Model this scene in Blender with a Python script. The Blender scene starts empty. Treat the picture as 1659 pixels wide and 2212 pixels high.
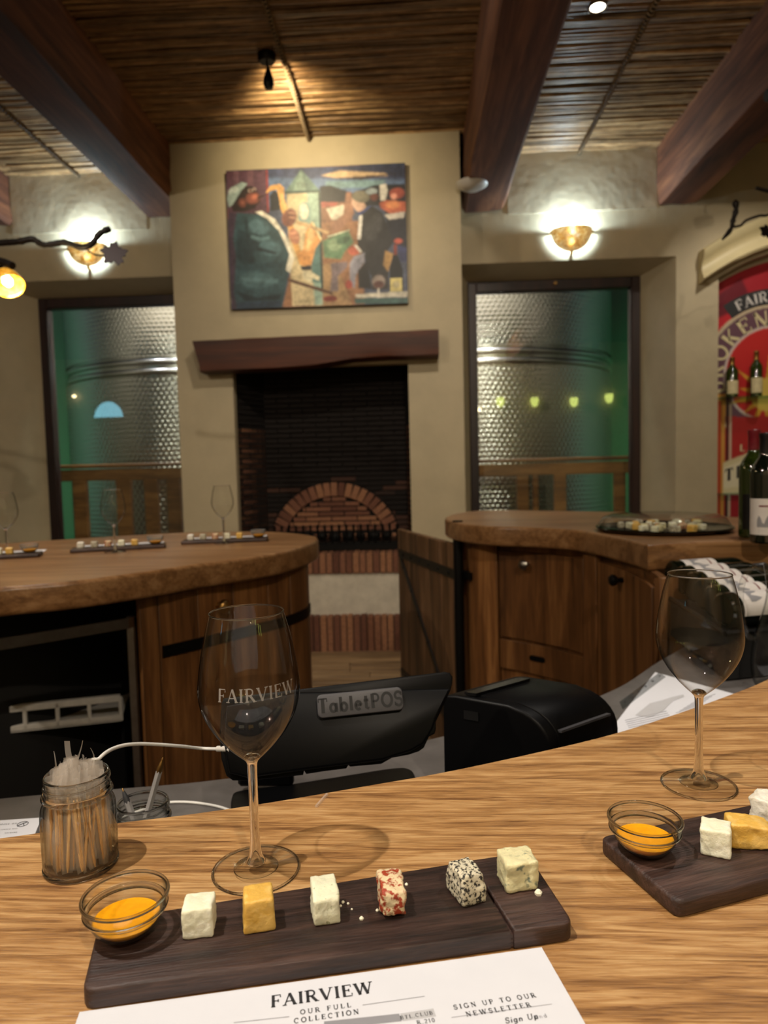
import bpy, math, random
import numpy as np
from mathutils import Vector, Matrix, noise
R = random.Random(7)
PI = math.pi
C = bpy.context.scene.collection

# ------------------------------------------------------------------ camera
W, H, F = 1659, 2212, 1519.0
PITCH, ROLL, YAW, CZ = math.radians(3.742), math.radians(-1.422), math.radians(2.68), 1.42
_cy, _sy = math.cos(YAW), math.sin(YAW)
FW = Vector((-_sy*math.cos(PITCH), _cy*math.cos(PITCH), -math.sin(PITCH)))
R0 = Vector((_cy, _sy, 0)); U0 = R0.cross(FW)
RT = math.cos(ROLL)*R0 + math.sin(ROLL)*U0
UP = -math.sin(ROLL)*R0 + math.cos(ROLL)*U0
cd = bpy.data.cameras.new('camera'); cam = bpy.data.objects.new('camera', cd); C.objects.link(cam)
cam.matrix_world = Matrix(((RT.x, UP.x, -FW.x, 0), (RT.y, UP.y, -FW.y, 0), (RT.z, UP.z, -FW.z, CZ), (0, 0, 0, 1)))
cd.sensor_fit = 'HORIZONTAL'; cd.sensor_width = 36; cd.lens = F/W*36
cd.clip_start = .02; cd.clip_end = 60
cd.dof.use_dof = True; cd.dof.focus_distance = .60; cd.dof.aperture_fstop = 11.0
bpy.context.scene.camera = cam

def ray(px, py):
    return (FW*F + RT*(px-W/2) + UP*(H/2-py)).normalized()
def oz(px, py, z):            # point of a horizontal surface
    d = ray(px, py); t = (z-CZ)/d.z; return Vector((d.x*t, d.y*t, z))
def oy(px, py, y):            # point of a wall parallel to the back wall
    d = ray(px, py); t = y/d.y; return Vector((d.x*t, y, CZ+d.z*t))

# ------------------------------------------------------------------ world, exposure, lights
sc = bpy.context.scene
sc.view_settings.view_transform = 'Standard'; sc.view_settings.look = 'None'
sc.view_settings.gamma = 1; sc.view_settings.use_curve_mapping = False
sc.view_settings.exposure = 0.0
wd = bpy.data.worlds.new('world'); sc.world = wd; wd.use_nodes = True
wd.node_tree.nodes['Background'].inputs[0].default_value = (1, .86, .7, 1)
wd.node_tree.nodes['Background'].inputs[1].default_value = .03

def light(name, kind, loc, power, color, size=.03, target=None, angle=60, blend=.4):
    l = bpy.data.lights.new(name, kind); l.energy = power; l.color = color
    if kind == 'SPOT':
        l.spot_size = math.radians(angle); l.spot_blend = blend
    l.shadow_soft_size = size
    o = bpy.data.objects.new(name, l); C.objects.link(o); o.location = loc
    if target is not None:
        o.rotation_euler = (Vector(target)-Vector(loc)).to_track_quat('-Z', 'Y').to_euler()
    return o
WARM = (1, .86, .68); COOL = (.66, .86, 1.0)
light('key_downlight', 'SPOT', (-1.05, .05, 3.9), 300, (1, .92, .82), .022, (.15, .62, 1.1), 34, .6)
light('bar_fill', 'SPOT', (1.2, 1.2, 3.9), 80, (1, .92, .82), .03, (.75, .95, 1.1), 46, .8)  # unseen spot added as fill on the near bar
light('left_bar_fill', 'SPOT', (-1.5, 1.8, 3.9), 190, (1, .9, .8), .03, (-1.2, 2.6, 1.1), 55, .8)  # added fill for the left bar, from no visible lamp
light('right_bar_fill', 'SPOT', (1.6, 2.6, 3.9), 95, (1, .9, .8), .03, (1.1, 2.4, 1.1), 60, .8)  # added fill for the right bar, source unseen
light('fill_spot', 'SPOT', (.2, 2.4, 3.95), 230, WARM, .10, (-.1, 5.6, 1.0), 88, .9)  # unseen spot added to brighten the chimney wall
light('room_fill_a', 'POINT', (-2.6, -.8, 3.5), 170, WARM, .035)  # added fill point behind the camera, lifts the whole room
light('room_fill_b', 'POINT', (.9, -1.6, 3.6), 180, WARM, .035)  # second added fill point behind the camera
light('poster_downlight', 'SPOT', (2.6, 4.6, 3.9), 70, (1, .9, .76), .04, (2.75, 6.1, 2.0), 70, .8)

# ------------------------------------------------------------------ materials
MAT = {}
def srgb(h):
    if isinstance(h, str):
        c = [int(h[i:i+2], 16)/255 for i in (0, 2, 4)]
        return tuple((x/12.92 if x <= .04045 else ((x+.055)/1.055)**2.4) for x in c)+(1,)
    return tuple(h)+(1,)
class NT:
    def __init__(s, name):
        s.m = bpy.data.materials.new(name); s.m.use_nodes = True; s.t = s.m.node_tree
        s.n = s.t.nodes; s.b = s.n['Principled BSDF']; s.out = s.n['Material Output']; MAT[name] = s.m
    def add(s, typ, **kw):
        x = s.n.new(typ)
        for k, v in kw.items():
            if k.startswith('i_'):
                k = k[2:]; x.inputs[int(k) if k.isdigit() else k.replace('_', ' ')].default_value = v
            else: setattr(x, k, v)
        return x
    def l(s, a, b): s.t.links.new(a, b)
    def ramp(s, fac, stops):
        r = s.add('ShaderNodeValToRGB'); e = r.color_ramp.elements
        while len(e) < len(stops): e.new(.5)
        for el, (p, c) in zip(e, stops): el.position = p; el.color = srgb(c)
        s.l(fac, r.inputs[0]); return r.outputs[0]
    def coord(s, scale, kind='Object'):
        tc = s.add('ShaderNodeTexCoord'); mp = s.add('ShaderNodeMapping'); mp.inputs['Scale'].default_value = scale
        s.l(tc.outputs[kind], mp.inputs[0]); s.mp = mp; return mp.outputs[0]
    def noise(s, vec, scale, detail=4, rough=.6, dist=0):
        x = s.add('ShaderNodeTexNoise'); s.l(vec, x.inputs['Vector']); x.inputs['Scale'].default_value = scale
        x.inputs['Detail'].default_value = detail; x.inputs['Roughness'].default_value = rough; x.inputs['Distortion'].default_value = dist
        return x.outputs[0]
    def bump(s, h, strength=.3, dist=.001):
        b = s.add('ShaderNodeBump'); b.inputs['Strength'].default_value = strength; b.inputs['Distance'].default_value = dist
        s.l(h, b.inputs['Height']); s.l(b.outputs[0], s.b.inputs['Normal'])
    def mixc(s, f, a, b, mode='MIX'):
        m = s.add('ShaderNodeMix', data_type='RGBA', blend_type=mode)
        for sock, v in ((m.inputs[0], f), (m.inputs[6], a), (m.inputs[7], b)):
            if hasattr(v, 'is_linked'): s.l(v, sock)
            else: sock.default_value = v if isinstance(v, float) else srgb(v)
        return m.outputs[2]
def plain(name, col, rough=.5, metal=0, bumps=None, spec=None, **kw):
    s = NT(name); s.b.inputs['Base Color'].default_value = srgb(col); s.b.inputs['Roughness'].default_value = rough
    s.b.inputs['Metallic'].default_value = metal
    if spec is not None: s.b.inputs['Specular IOR Level'].default_value = spec
    n = s.noise(s.coord((1, 1, 1)), bumps[0] if bumps else 30, 3)
    c = srgb(col)[:3]
    v = kw.get('var', .12)
    s.l(s.ramp(n, [(.3, [x*(1-v) for x in c]), (.7, [min(1, x*(1+v)) for x in c])]), s.b.inputs['Base Color'])
    if bumps: s.bump(n, bumps[1], bumps[2])
    return s
def wood(name, cols, axis='X', fine=60, long=3, rough=.45, bump=.25, rand=.25, dist=1.2, blotch=None):
    s = NT(name); i = 'XYZ'.index(axis)
    sc1 = [fine]*3; sc1[i] = long
    v = s.coord(sc1)
    oi = s.add('ShaderNodeObjectInfo'); vm = s.add('ShaderNodeVectorMath', operation='MULTIPLY'); vm.inputs[1].default_value = (7, 7, 7)
    cx = s.add('ShaderNodeCombineXYZ')
    for k in range(3): s.l(oi.outputs['Random'], cx.inputs[k])
    s.l(cx.outputs[0], vm.inputs[0]); s.l(vm.outputs[0], s.mp.inputs['Location'])
    n1 = s.noise(v, 1, 5, .65, dist)
    sc2 = [fine*.16]*3; sc2[i] = long*.25
    tc = s.add('ShaderNodeTexCoord'); mp = s.add('ShaderNodeMapping'); mp.inputs['Scale'].default_value = sc2
    s.l(tc.outputs['Object'], mp.inputs[0]); s.l(vm.outputs[0], mp.inputs['Location'])
    n2 = s.noise(mp.outputs[0], 1, 3, .5, 1.5)
    a = s.add('ShaderNodeMath', operation='MULTIPLY_ADD'); s.l(n2, a.inputs[0]); a.inputs[1].default_value = .55; 
    b = s.add('ShaderNodeMath', operation='MULTIPLY'); s.l(n1, b.inputs[0]); b.inputs[1].default_value = .45; s.l(b.outputs[0], a.inputs[2])
    col = s.ramp(a.outputs[0], [(.36, cols[0]), (.5, cols[1]), (.62, cols[2])])
    hv = s.add('ShaderNodeHueSaturation'); mr = s.add('ShaderNodeMapRange'); s.l(oi.outputs['Random'], mr.inputs[0])
    mr.inputs[3].default_value = 1-rand; mr.inputs[4].default_value = 1+rand
    s.l(mr.outputs[0], hv.inputs['Value']); s.l(col, hv.inputs['Color']); s.l(hv.outputs[0], s.b.inputs['Base Color'])
    s.b.inputs['Roughness'].default_value = rough; s.bump(n1, bump, .002); return s
def thin_glass(name, tint=(.97, .98, .97), edge=(.45, .47, .46), ior=1.45, rough=0.0, boost=1.0):
    s = NT(name); s.n.remove(s.b)
    lw = s.add('ShaderNodeLayerWeight'); lw.inputs[0].default_value = .5      # 1 - |cos|, the same for both sides of a thin wall
    pw = s.add('ShaderNodeMath', operation='POWER'); s.l(lw.outputs['Facing'], pw.inputs[0]); pw.inputs[1].default_value = 4
    f0 = ((ior-1)/(ior+1))**2*boost
    mu = s.add('ShaderNodeMath', operation='MULTIPLY_ADD', use_clamp=True); s.l(pw.outputs[0], mu.inputs[0]); mu.inputs[1].default_value = .8-f0; mu.inputs[2].default_value = f0
    c = s.ramp(lw.outputs['Facing'], [(.0, tint), (.5, tint), (.93, edge)])
    tr = s.add('ShaderNodeBsdfTransparent'); s.l(c, tr.inputs[0])
    gl = s.add('ShaderNodeBsdfGlossy'); gl.inputs['Roughness'].default_value = rough
    mx = s.add('ShaderNodeMixShader'); s.l(mu.outputs[0], mx.inputs[0]); s.l(tr.outputs[0], mx.inputs[1]); s.l(gl.outputs[0], mx.inputs[2])
    s.l(mx.outputs[0], s.out.inputs[0]); return s
def emit(name, col, power):
    s = NT(name); s.b.inputs['Base Color'].default_value = (0, 0, 0, 1); s.b.inputs['Emission Color'].default_value = srgb(col)
    s.b.inputs['Emission Strength'].default_value = power; return s
def vcol(name, rough=.6, bump=None):
    s = NT(name); a = s.add('ShaderNodeVertexColor'); a.layer_name = 'Col'; s.l(a.outputs[0], s.b.inputs['Base Color'])
    s.b.inputs['Roughness'].default_value = rough
    if bump: s.bump(s.noise(s.coord((1, 1, 1)), bump[0], 4), bump[1], .002)
    return s

wood('oak_top', ['6a4524', 'a67a49', 'c49c69'], 'X', 520, 26, .36, .4, .05, 1.0)
wood('oak_far', ['664526', '86603c', '9c7650'], 'X', 120, 5, .34, .12, .08, .4)
wood('cabinet_wood', ['452a14', '6b4524', '8a5f36'], 'Z', 55, 3, .42, .15, .22)
wood('gate_wood', ['35230f', '583c20', '77563a'], 'Z', 60, 3, .6, .3, .15)
wood('board_wood', ['1c110e', '35231d', '4d372f'], 'X', 300, 22, .48, .5, .04)
wood('beam_wood', ['3a1e12', '643a24', '865637'], 'Y', 16, 1.2, .8, .3, .12)
wood('mantel_wood', ['2a120a', '48210f', '5e2f18'], 'X', 18, 1.2, .6, .2, .05)
wood('frame_wood', ['170806', '240e0a', '31150e'], 'Z', 40, 3, .45, .15, .1)
wood('rail_wood', ['5e3a18', '8a5a2b', 'a87540'], 'X', 30, 3, .45, .15, .15)
wood('floor_wood', ['5a4530', '836a4c', 'a08562'], 'X', 50, 3, .55, .2, .2)
s = wood('reed', ['6b5238', '92734f', 'b29268'], 'X', 30, 9, .38, .2, .5, 1.0)
wood('toothpick_wood', ['b88a54', 'd2a873', 'e4c08c'], 'Z', 300, 20, .6, .1, .12)
s = plain('plaster', 'b8ab8e', .62, bumps=(5, .35, .02), var=.06)
plain('plaster_smooth', 'b3a68c', .40, bumps=(3.2, .6, .03), var=.06)
plain('plaster_white', 'c9c2b2', .7, bumps=(12, .4, .01))
plain('moulding_paint', 'cdbf94', .45, bumps=(8, .1, .004), var=.04)
def brick_mat(name, a, b, c):
    s = NT(name); oi = s.add('ShaderNodeObjectInfo'); base = s.ramp(oi.outputs['Random'], [(.0, a), (.5, b), (1, c)]); n = s.noise(s.coord((1, 1, 1)), 70, 4)
    s.l(s.mixc(.55, base, s.ramp(n, [(.3, '777777'), (.7, 'ffffff')]), 'MULTIPLY'), s.b.inputs['Base Color']); s.b.inputs['Roughness'].default_value = .85; s.bump(n, .6, .004)
brick_mat('brick_red', '6e4433', '93624a', 'a87655')
brick_mat('brick_soot', '3a241a', '4c2e20', '2a1a13')
plain('brick_dark', '140d0a', .95, bumps=(60, .6, .004), var=.4)
plain('mortar', '4a3a30', .95, bumps=(80, .5, .004), var=.2)
plain('soot_mortar', '17100c', .95)
plain('soot', '120c0a', .95, bumps=(20, .3, .005), var=.4)
plain('iron', '0d0c0c', .45, .6, bumps=(60, .3, .002))
plain('steel', '9a9690', .3, 1, bumps=(40, .05, .001))
plain('brass', 'b08a52', .3, 1)
plain('black_plastic', '040405', .42, bumps=(900, .12, .0004), spec=.14)
plain('black_gloss', '050505', .15)
plain('slate_plate', '3a393c', .5, bumps=(900, .1, .0004))
plain('counter_stone', '5a5654', .42, bumps=(25, .1, .002), var=.18)
plain('paper', 'd3d4da', .6, var=.015)
plain('paper_grey', 'b5b5b8', .6, var=.03)
plain('ink', '2a2a2c', .6, var=.05)
plain('ink_grey', '8b8b90', .6, var=.05)
s = NT('etch'); tr = s.add('ShaderNodeBsdfTransparent'); s.b.inputs['Base Color'].default_value = srgb('a8a4a0'); mx = s.add('ShaderNodeMixShader', i_0=.55); s.l(tr.outputs[0], mx.inputs[1]); s.l(s.b.outputs[0], mx.inputs[2]); s.l(mx.outputs[0], s.out.inputs[0])
plain('white_cable', 'd5d2cc', .4, var=.03)
plain('white_plastic', 'cfcac2', .4, var=.03)
plain('rack_plastic', 'b0aca6', .5)
plain('dark_void', '060505', .7)
plain('bottle_glass', '0b120a', .06, spec=.8, var=.3)
plain('bottle_green', '28350c', .06, spec=.8, var=.3)
plain('capsule_red', '6e1220', .35)
plain('capsule_black', '0b0b0e', .35)
plain('label_white', 'd8d3d0', .6, var=.04)
plain('label_cream', 'd8cba0', .6, var=.1)
plain('shelf_edge', '4f9a9a', .1)
plain('leaf_iron', '1f0a08', .5, .3)
plain('branch_iron', '1c1512', .55, .3, bumps=(40, .6, .006))
plain('cork', 'a07a50', .9)
plain('crumb', 'e9e4cc', .7)
plain('sauce', 'e39a12', .18, var=.08, bumps=(250, .05, .0005))
plain('grey_wall', '7a827c', .8)
plain('dark_wall', '161512', .8)
plain('ceiling_board', '2a1b10', .9)
plain('binding', '8f7a5c', .6, bumps=(200, .6, .002), var=.3)
plain('rod_wood', '2e2015', .7)
plain('pen_clear', '8f8c8a', .15, var=.1)
plain('ash', '4a4744', .95)
def cheese(name, base, spots, thr, scale, rough=.55, stops=None):
    s = NT(name); v = s.coord((1, 1, 1)); n = s.noise(v, scale, 3, .6); n2 = s.noise(v, 90, 4, .6)
    c = s.ramp(n, [(thr-.05, base), (thr+.04, spots)] if not stops else stops)
    s.l(s.mixc(.25, c, s.ramp(n2, [(.3, '777777'), (.7, 'ffffff')]), 'MULTIPLY'), s.b.inputs['Base Color'])
    s.b.inputs['Roughness'].default_value = rough; s.b.inputs['Subsurface Weight'].default_value = .12
    s.b.inputs['Subsurface Radius'].default_value = (.004, .003, .0015); s.b.inputs['Subsurface Scale'].default_value = 1
    s.bump(s.noise(v, 320, 4, .65), .5, .0012)
cheese('cheese_white', 'efeccf', 'f6f3dc', .5, 60)
cheese('cheese_yellow', 'e2b352', 'e9c06a', .5, 60, .4)
cheese('cheese_herb', 'e8e6c8', '8f9368', .68, 260)
cheese('cheese_red', 'e2cda4', 'a13a1c', .52, 190)
cheese('cheese_pepper', 'd8cfb4', '2b2723', .54, 420)
cheese('cheese_blue', 'e4dcae', '7d8875', .63, 110, .35)
cheese('cheese_rind', 'e9e4d6', 'cfc8b6', .55, 80)
thin_glass('clear_glass', (.97, .975, .97), (.22, .23, .23), 1.45, 0, 1.0)
thin_glass('jar_glass', (.972, .978, .972), (.25, .28, .26), 1.5, .01, 1.5)
thin_glass('pane_glass', (.93, .97, .95), (.6, .7, .65), 1.5, .01, 2.2)
thin_glass('lid_plastic', (.95, .96, .96), (.7, .72, .72), 1.45, .05, 1.2)
thin_glass('shelf_glass', (.85, .95, .95), (.5, .8, .78), 1.5, .0, 1.5)
s = NT('film_milky')
s.n.remove(s.b); tr = s.add('ShaderNodeBsdfTransparent'); df = s.add('ShaderNodeBsdfDiffuse'); df.inputs[0].default_value = srgb('f0e8de'); tl_ = s.add('ShaderNodeBsdfTranslucent'); tl_.inputs[0].default_value = srgb('f0e8de')
gl = s.add('ShaderNodeBsdfGlossy'); gl.inputs['Roughness'].default_value = .15
m1 = s.add('ShaderNodeMixShader', i_0=.5); s.l(df.outputs[0], m1.inputs[1]); s.l(tl_.outputs[0], m1.inputs[2])
m2 = s.add('ShaderNodeMixShader', i_0=.12); s.l(m1.outputs[0], m2.inputs[1]); s.l(gl.outputs[0], m2.inputs[2])
m3 = s.add('ShaderNodeMixShader', i_0=.34); s.l(tr.outputs[0], m3.inputs[1]); s.l(m2.outputs[0], m3.inputs[2]); s.l(m3.outputs[0], s.out.inputs[0])
s = NT('stem_glass'); s.b.inputs['Transmission Weight'].default_value = 1; s.b.inputs['Roughness'].default_value = 0; s.b.inputs['IOR'].default_value = 1.48
s = NT('tank_steel'); s.b.inputs['Metallic'].default_value = 1; s.b.inputs['Roughness'].default_value = .22; s.b.inputs['Base Color'].default_value = (.62, .62, .64, 1)
n = s.noise(s.coord((1, 1, 1)), 6, 3); s.bump(n, .05, .01)
s = NT('amber_shade'); n = s.noise(s.coord((1, 1, 1)), 26, 2, .4, 3.5)
s.l(s.ramp(n, [(.42, 'a87a30'), (.5, 'd0a050'), (.54, 'f6ead0')]), s.b.inputs['Base Color']); s.b.inputs['Roughness'].default_value = .15
s.b.inputs['Transmission Weight'].default_value = .35
s.bump(n, .5, .01)
s = NT('amber_glow'); n = s.noise(s.coord((1, 1, 1)), 40, 2, .4, 2)
s.l(s.ramp(n, [(.35, 'c07a10'), (.65, 'f0b545')]), s.b.inputs['Base Color']); s.l(s.ramp(n, [(.35, 'c07a10'), (.65, 'f0b545')]), s.b.inputs['Emission Color'])
s.b.inputs['Emission Strength'].default_value = .55; s.b.inputs['Roughness'].default_value = .2
emit('bulb_warm', 'ffe2a8', 14); emit('lamp_yellow', 'e8f07a', 5.5); emit('downlight_glow', 'fff0d8', 30)
emit('led_white', 'e6f4ff', 9); emit('day_glass', '8fd8f0', 4); emit('small_bulb', 'ffe0b0', 30)
vcol('painting_print', .5, (25, .5)); vcol('poster_print', .45)

# ------------------------------------------------------------------ geometry helpers
class G:
    def __init__(s): s.v = []; s.f = []
    def add(s, vs, fs):
        o = len(s.v); s.v += [Vector(v) for v in vs]; s.f += [tuple(i+o for i in f) for f in fs]; return s
    def box(s, a, b, m=None):
        (x0, y0, z0), (x1, y1, z1) = a, b
        vs = [Vector(p) for p in ((x0, y0, z0), (x1, y0, z0), (x1, y1, z0), (x0, y1, z0), (x0, y0, z1), (x1, y0, z1), (x1, y1, z1), (x0, y1, z1))]
        if m is not None: vs = [m @ v for v in vs]
        return s.add(vs, [(0, 3, 2, 1), (4, 5, 6, 7), (0, 1, 5, 4), (1, 2, 6, 5), (2, 3, 7, 6), (3, 0, 4, 7)])
    def cbox(s, a, b, c, m=None):          # chamfered box
        (x0, y0, z0), (x1, y1, z1) = a, b; vs = []; 
        for z, i in ((z0, c), (z0+c, 0), (z1-c, 0), (z1, c)):
            for x, y in ((x0+c, y0), (x1-c, y0), (x1, y0+c), (x1, y1-c), (x1-c, y1), (x0+c, y1), (x0, y1-c), (x0, y0+c)):
                xx = min(max(x, x0+i), x1-i); yy = min(max(y, y0+i), y1-i); vs.append(Vector((xx, yy, z)))
        if m is not None: vs = [m @ v for v in vs]
        fs = [tuple(range(7, -1, -1)), tuple(range(24, 32))]
        for k in range(3):
            for i in range(8): j = (i+1) % 8; fs.append((k*8+i, k*8+j, k*8+8+j, k*8+8+i))
        return s.add(vs, fs)
    def prism(s, poly, z0, z1, m=None):    # poly of (x, y)
        n = len(poly); a = sum(poly[i][0]*poly[(i+1) % n][1]-poly[(i+1) % n][0]*poly[i][1] for i in range(n))
        if a < 0: poly = poly[::-1]
        vs = [Vector((p[0], p[1], z0)) for p in poly]+[Vector((p[0], p[1], z1)) for p in poly]
        if m is not None: vs = [m @ v for v in vs]
        return s.add(vs, [tuple(range(n-1, -1, -1)), tuple(range(n, 2*n))]+[(i, (i+1) % n, n+(i+1) % n, n+i) for i in range(n)])
    def rslab(s, poly, z0, z1, r=.006, k=3, m=None):  # prism with rounded rim top and bottom
        n = len(poly); a = sum(poly[i][0]*poly[(i+1) % n][1]-poly[(i+1) % n][0]*poly[i][1] for i in range(n))
        if a < 0: poly = poly[::-1]
        P = [Vector((p[0], p[1])) for p in poly]; N = []
        for i in range(n):
            e = (P[(i+1) % n]-P[i-1]); N.append(Vector((-e.y, e.x)).normalized())
        lv = [(r*(1-math.sin(t)), z0+r*(1-math.cos(t))) for t in [PI/2*j/k for j in range(k+1)]]
        lv = lv+[(i, z1-(z-z0)) for i, z in reversed(lv)]
        vs = []
        for ins, z in lv:
            vs += [Vector((P[i].x+N[i].x*ins, P[i].y+N[i].y*ins, z)) for i in range(n)]
        if m is not None: vs = [m @ v for v in vs]
        fs = [tuple(range(n-1, -1, -1)), tuple(range((len(lv)-1)*n, len(lv)*n))]
        for q in range(len(lv)-1):
            for i in range(n): j = (i+1) % n; fs.append((q*n+i, q*n+j, q*n+n+j, q*n+n+i))
        return s.add(vs, fs)
    def tube(s, pts, r, n=8, cap=True):
        pts = [Vector(p) for p in pts]; rs = r if hasattr(r, '__len__') else [r]*len(pts)
        t0 = (pts[1]-pts[0]).normalized(); u = t0.orthogonal().normalized(); vs = []
        for i, p in enumerate(pts):
            t = (pts[min(i+1, len(pts)-1)]-pts[max(i-1, 0)]).normalized()
            u = (u-t*u.dot(t)).normalized(); w = t.cross(u)
            vs += [p+(u*math.cos(2*PI*k/n)+w*math.sin(2*PI*k/n))*rs[i] for k in range(n)]
        fs = [(i*n+k, i*n+(k+1) % n, i*n+n+(k+1) % n, i*n+n+k) for i in range(len(pts)-1) for k in range(n)]
        if cap: fs += [tuple(range(n-1, -1, -1)), tuple(range(len(vs)-n, len(vs)))]
        return s.add(vs, fs)
    def lathe(s, prof, n=48, m=None, a0=0, a1=2*PI):
        full = abs(a1-a0-2*PI) < 1e-6; nn = n if full else n+1; vs = []
        for r, z in prof:
            for k in range(nn):
                a = a0+(a1-a0)*k/n; vs.append(Vector((r*math.cos(a), r*math.sin(a), z)))
        if m is not None: vs = [m @ v for v in vs]
        fs = []
        for i in range(len(prof)-1):
            for k in range(n):
                j = (k+1) % nn; q = (i*nn+k, i*nn+j, i*nn+nn+j, i*nn+nn+k)
                if prof[i][0] < 1e-7: q = (i*nn+k, i*nn+nn+j, i*nn+nn+k)
                elif prof[i+1][0] < 1e-7: q = (i*nn+k, i*nn+j, i*nn+nn+k)
                fs.append(q)
        return s.add(vs, fs)
    def quad(s, a, b, c, d): return s.add([a, b, c, d], [(0, 1, 2, 3)])
    def grid(s, fn, nu, nv):
        vs = [fn(i/nu, j/nv) for j in range(nv+1) for i in range(nu+1)]
        return s.add(vs, [(j*(nu+1)+i, j*(nu+1)+i+1, (j+1)*(nu+1)+i+1, (j+1)*(nu+1)+i) for j in range(nv) for i in range(nu)])
    def obj(s, name, mat, parent=None, smooth=0, w=True, bevel=0):
        off = Vector((0, 0, 0))
        if parent is not None and w:
            q = parent
            while q is not None: off += q.location; q = q.parent
        me = bpy.data.meshes.new(name); me.from_pydata([v-off for v in s.v], [], s.f)
        me.materials.append(MAT[mat]); me.validate()
        if smooth:
            me.polygons.foreach_set('use_smooth', [True]*len(me.polygons))
            if smooth < 180: me.set_sharp_from_angle(angle=math.radians(smooth))
        o = bpy.data.objects.new(name, me); C.objects.link(o); o.parent = parent
        if bevel:
            b = o.modifiers.new('bevel', 'BEVEL'); b.width = bevel; b.segments = 2; b.limit_method = 'ANGLE'; b.angle_limit = math.radians(35)
        return o
def tag(o, label, cat, group=None, kind=None):
    o['label'] = label; o['category'] = cat
    if group: o['group'] = group
    if kind: o['kind'] = kind
    return o
def thing(name, label, cat, loc, rz=0, group=None):
    o = bpy.data.objects.new(name, None); C.objects.link(o); o.location = loc; o.rotation_euler = (0, 0, rz); o.empty_display_size = .05
    return tag(o, label, cat, group)
def struct(o): o['kind'] = 'structure'; return o
def dup(root, loc, label, group=None, rz=None, scale=None, rot=None):
    r = root.copy(); C.objects.link(r); r.location = loc
    if rz is not None: r.rotation_euler = (0, 0, rz)
    if rot is not None: r.rotation_euler = rot
    if scale: r.scale = (scale,)*3
    r['label'] = label
    if group: r['group'] = group
    for ch in list(root.children):
        c = ch.copy(); C.objects.link(c); c.parent = r
        for g in list(ch.children):
            d = g.copy(); C.objects.link(d); d.parent = c
    return r
def spline(P, n=8):
    P = [Vector(p) for p in P]; out = []
    for i in range(len(P)-1):
        a = P[i-1] if i else P[0]*2-P[1]; b = P[i]; c = P[i+1]; d = P[i+2] if i+2 < len(P) else P[-1]*2-P[-2]
        for k in range(n):
            t = k/n; out.append(.5*((2*b)+(c-a)*t+(2*a-5*b+4*c-d)*t*t+(3*b-a-3*c+d)*t**3))
    out.append(P[-1]); return out

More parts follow.
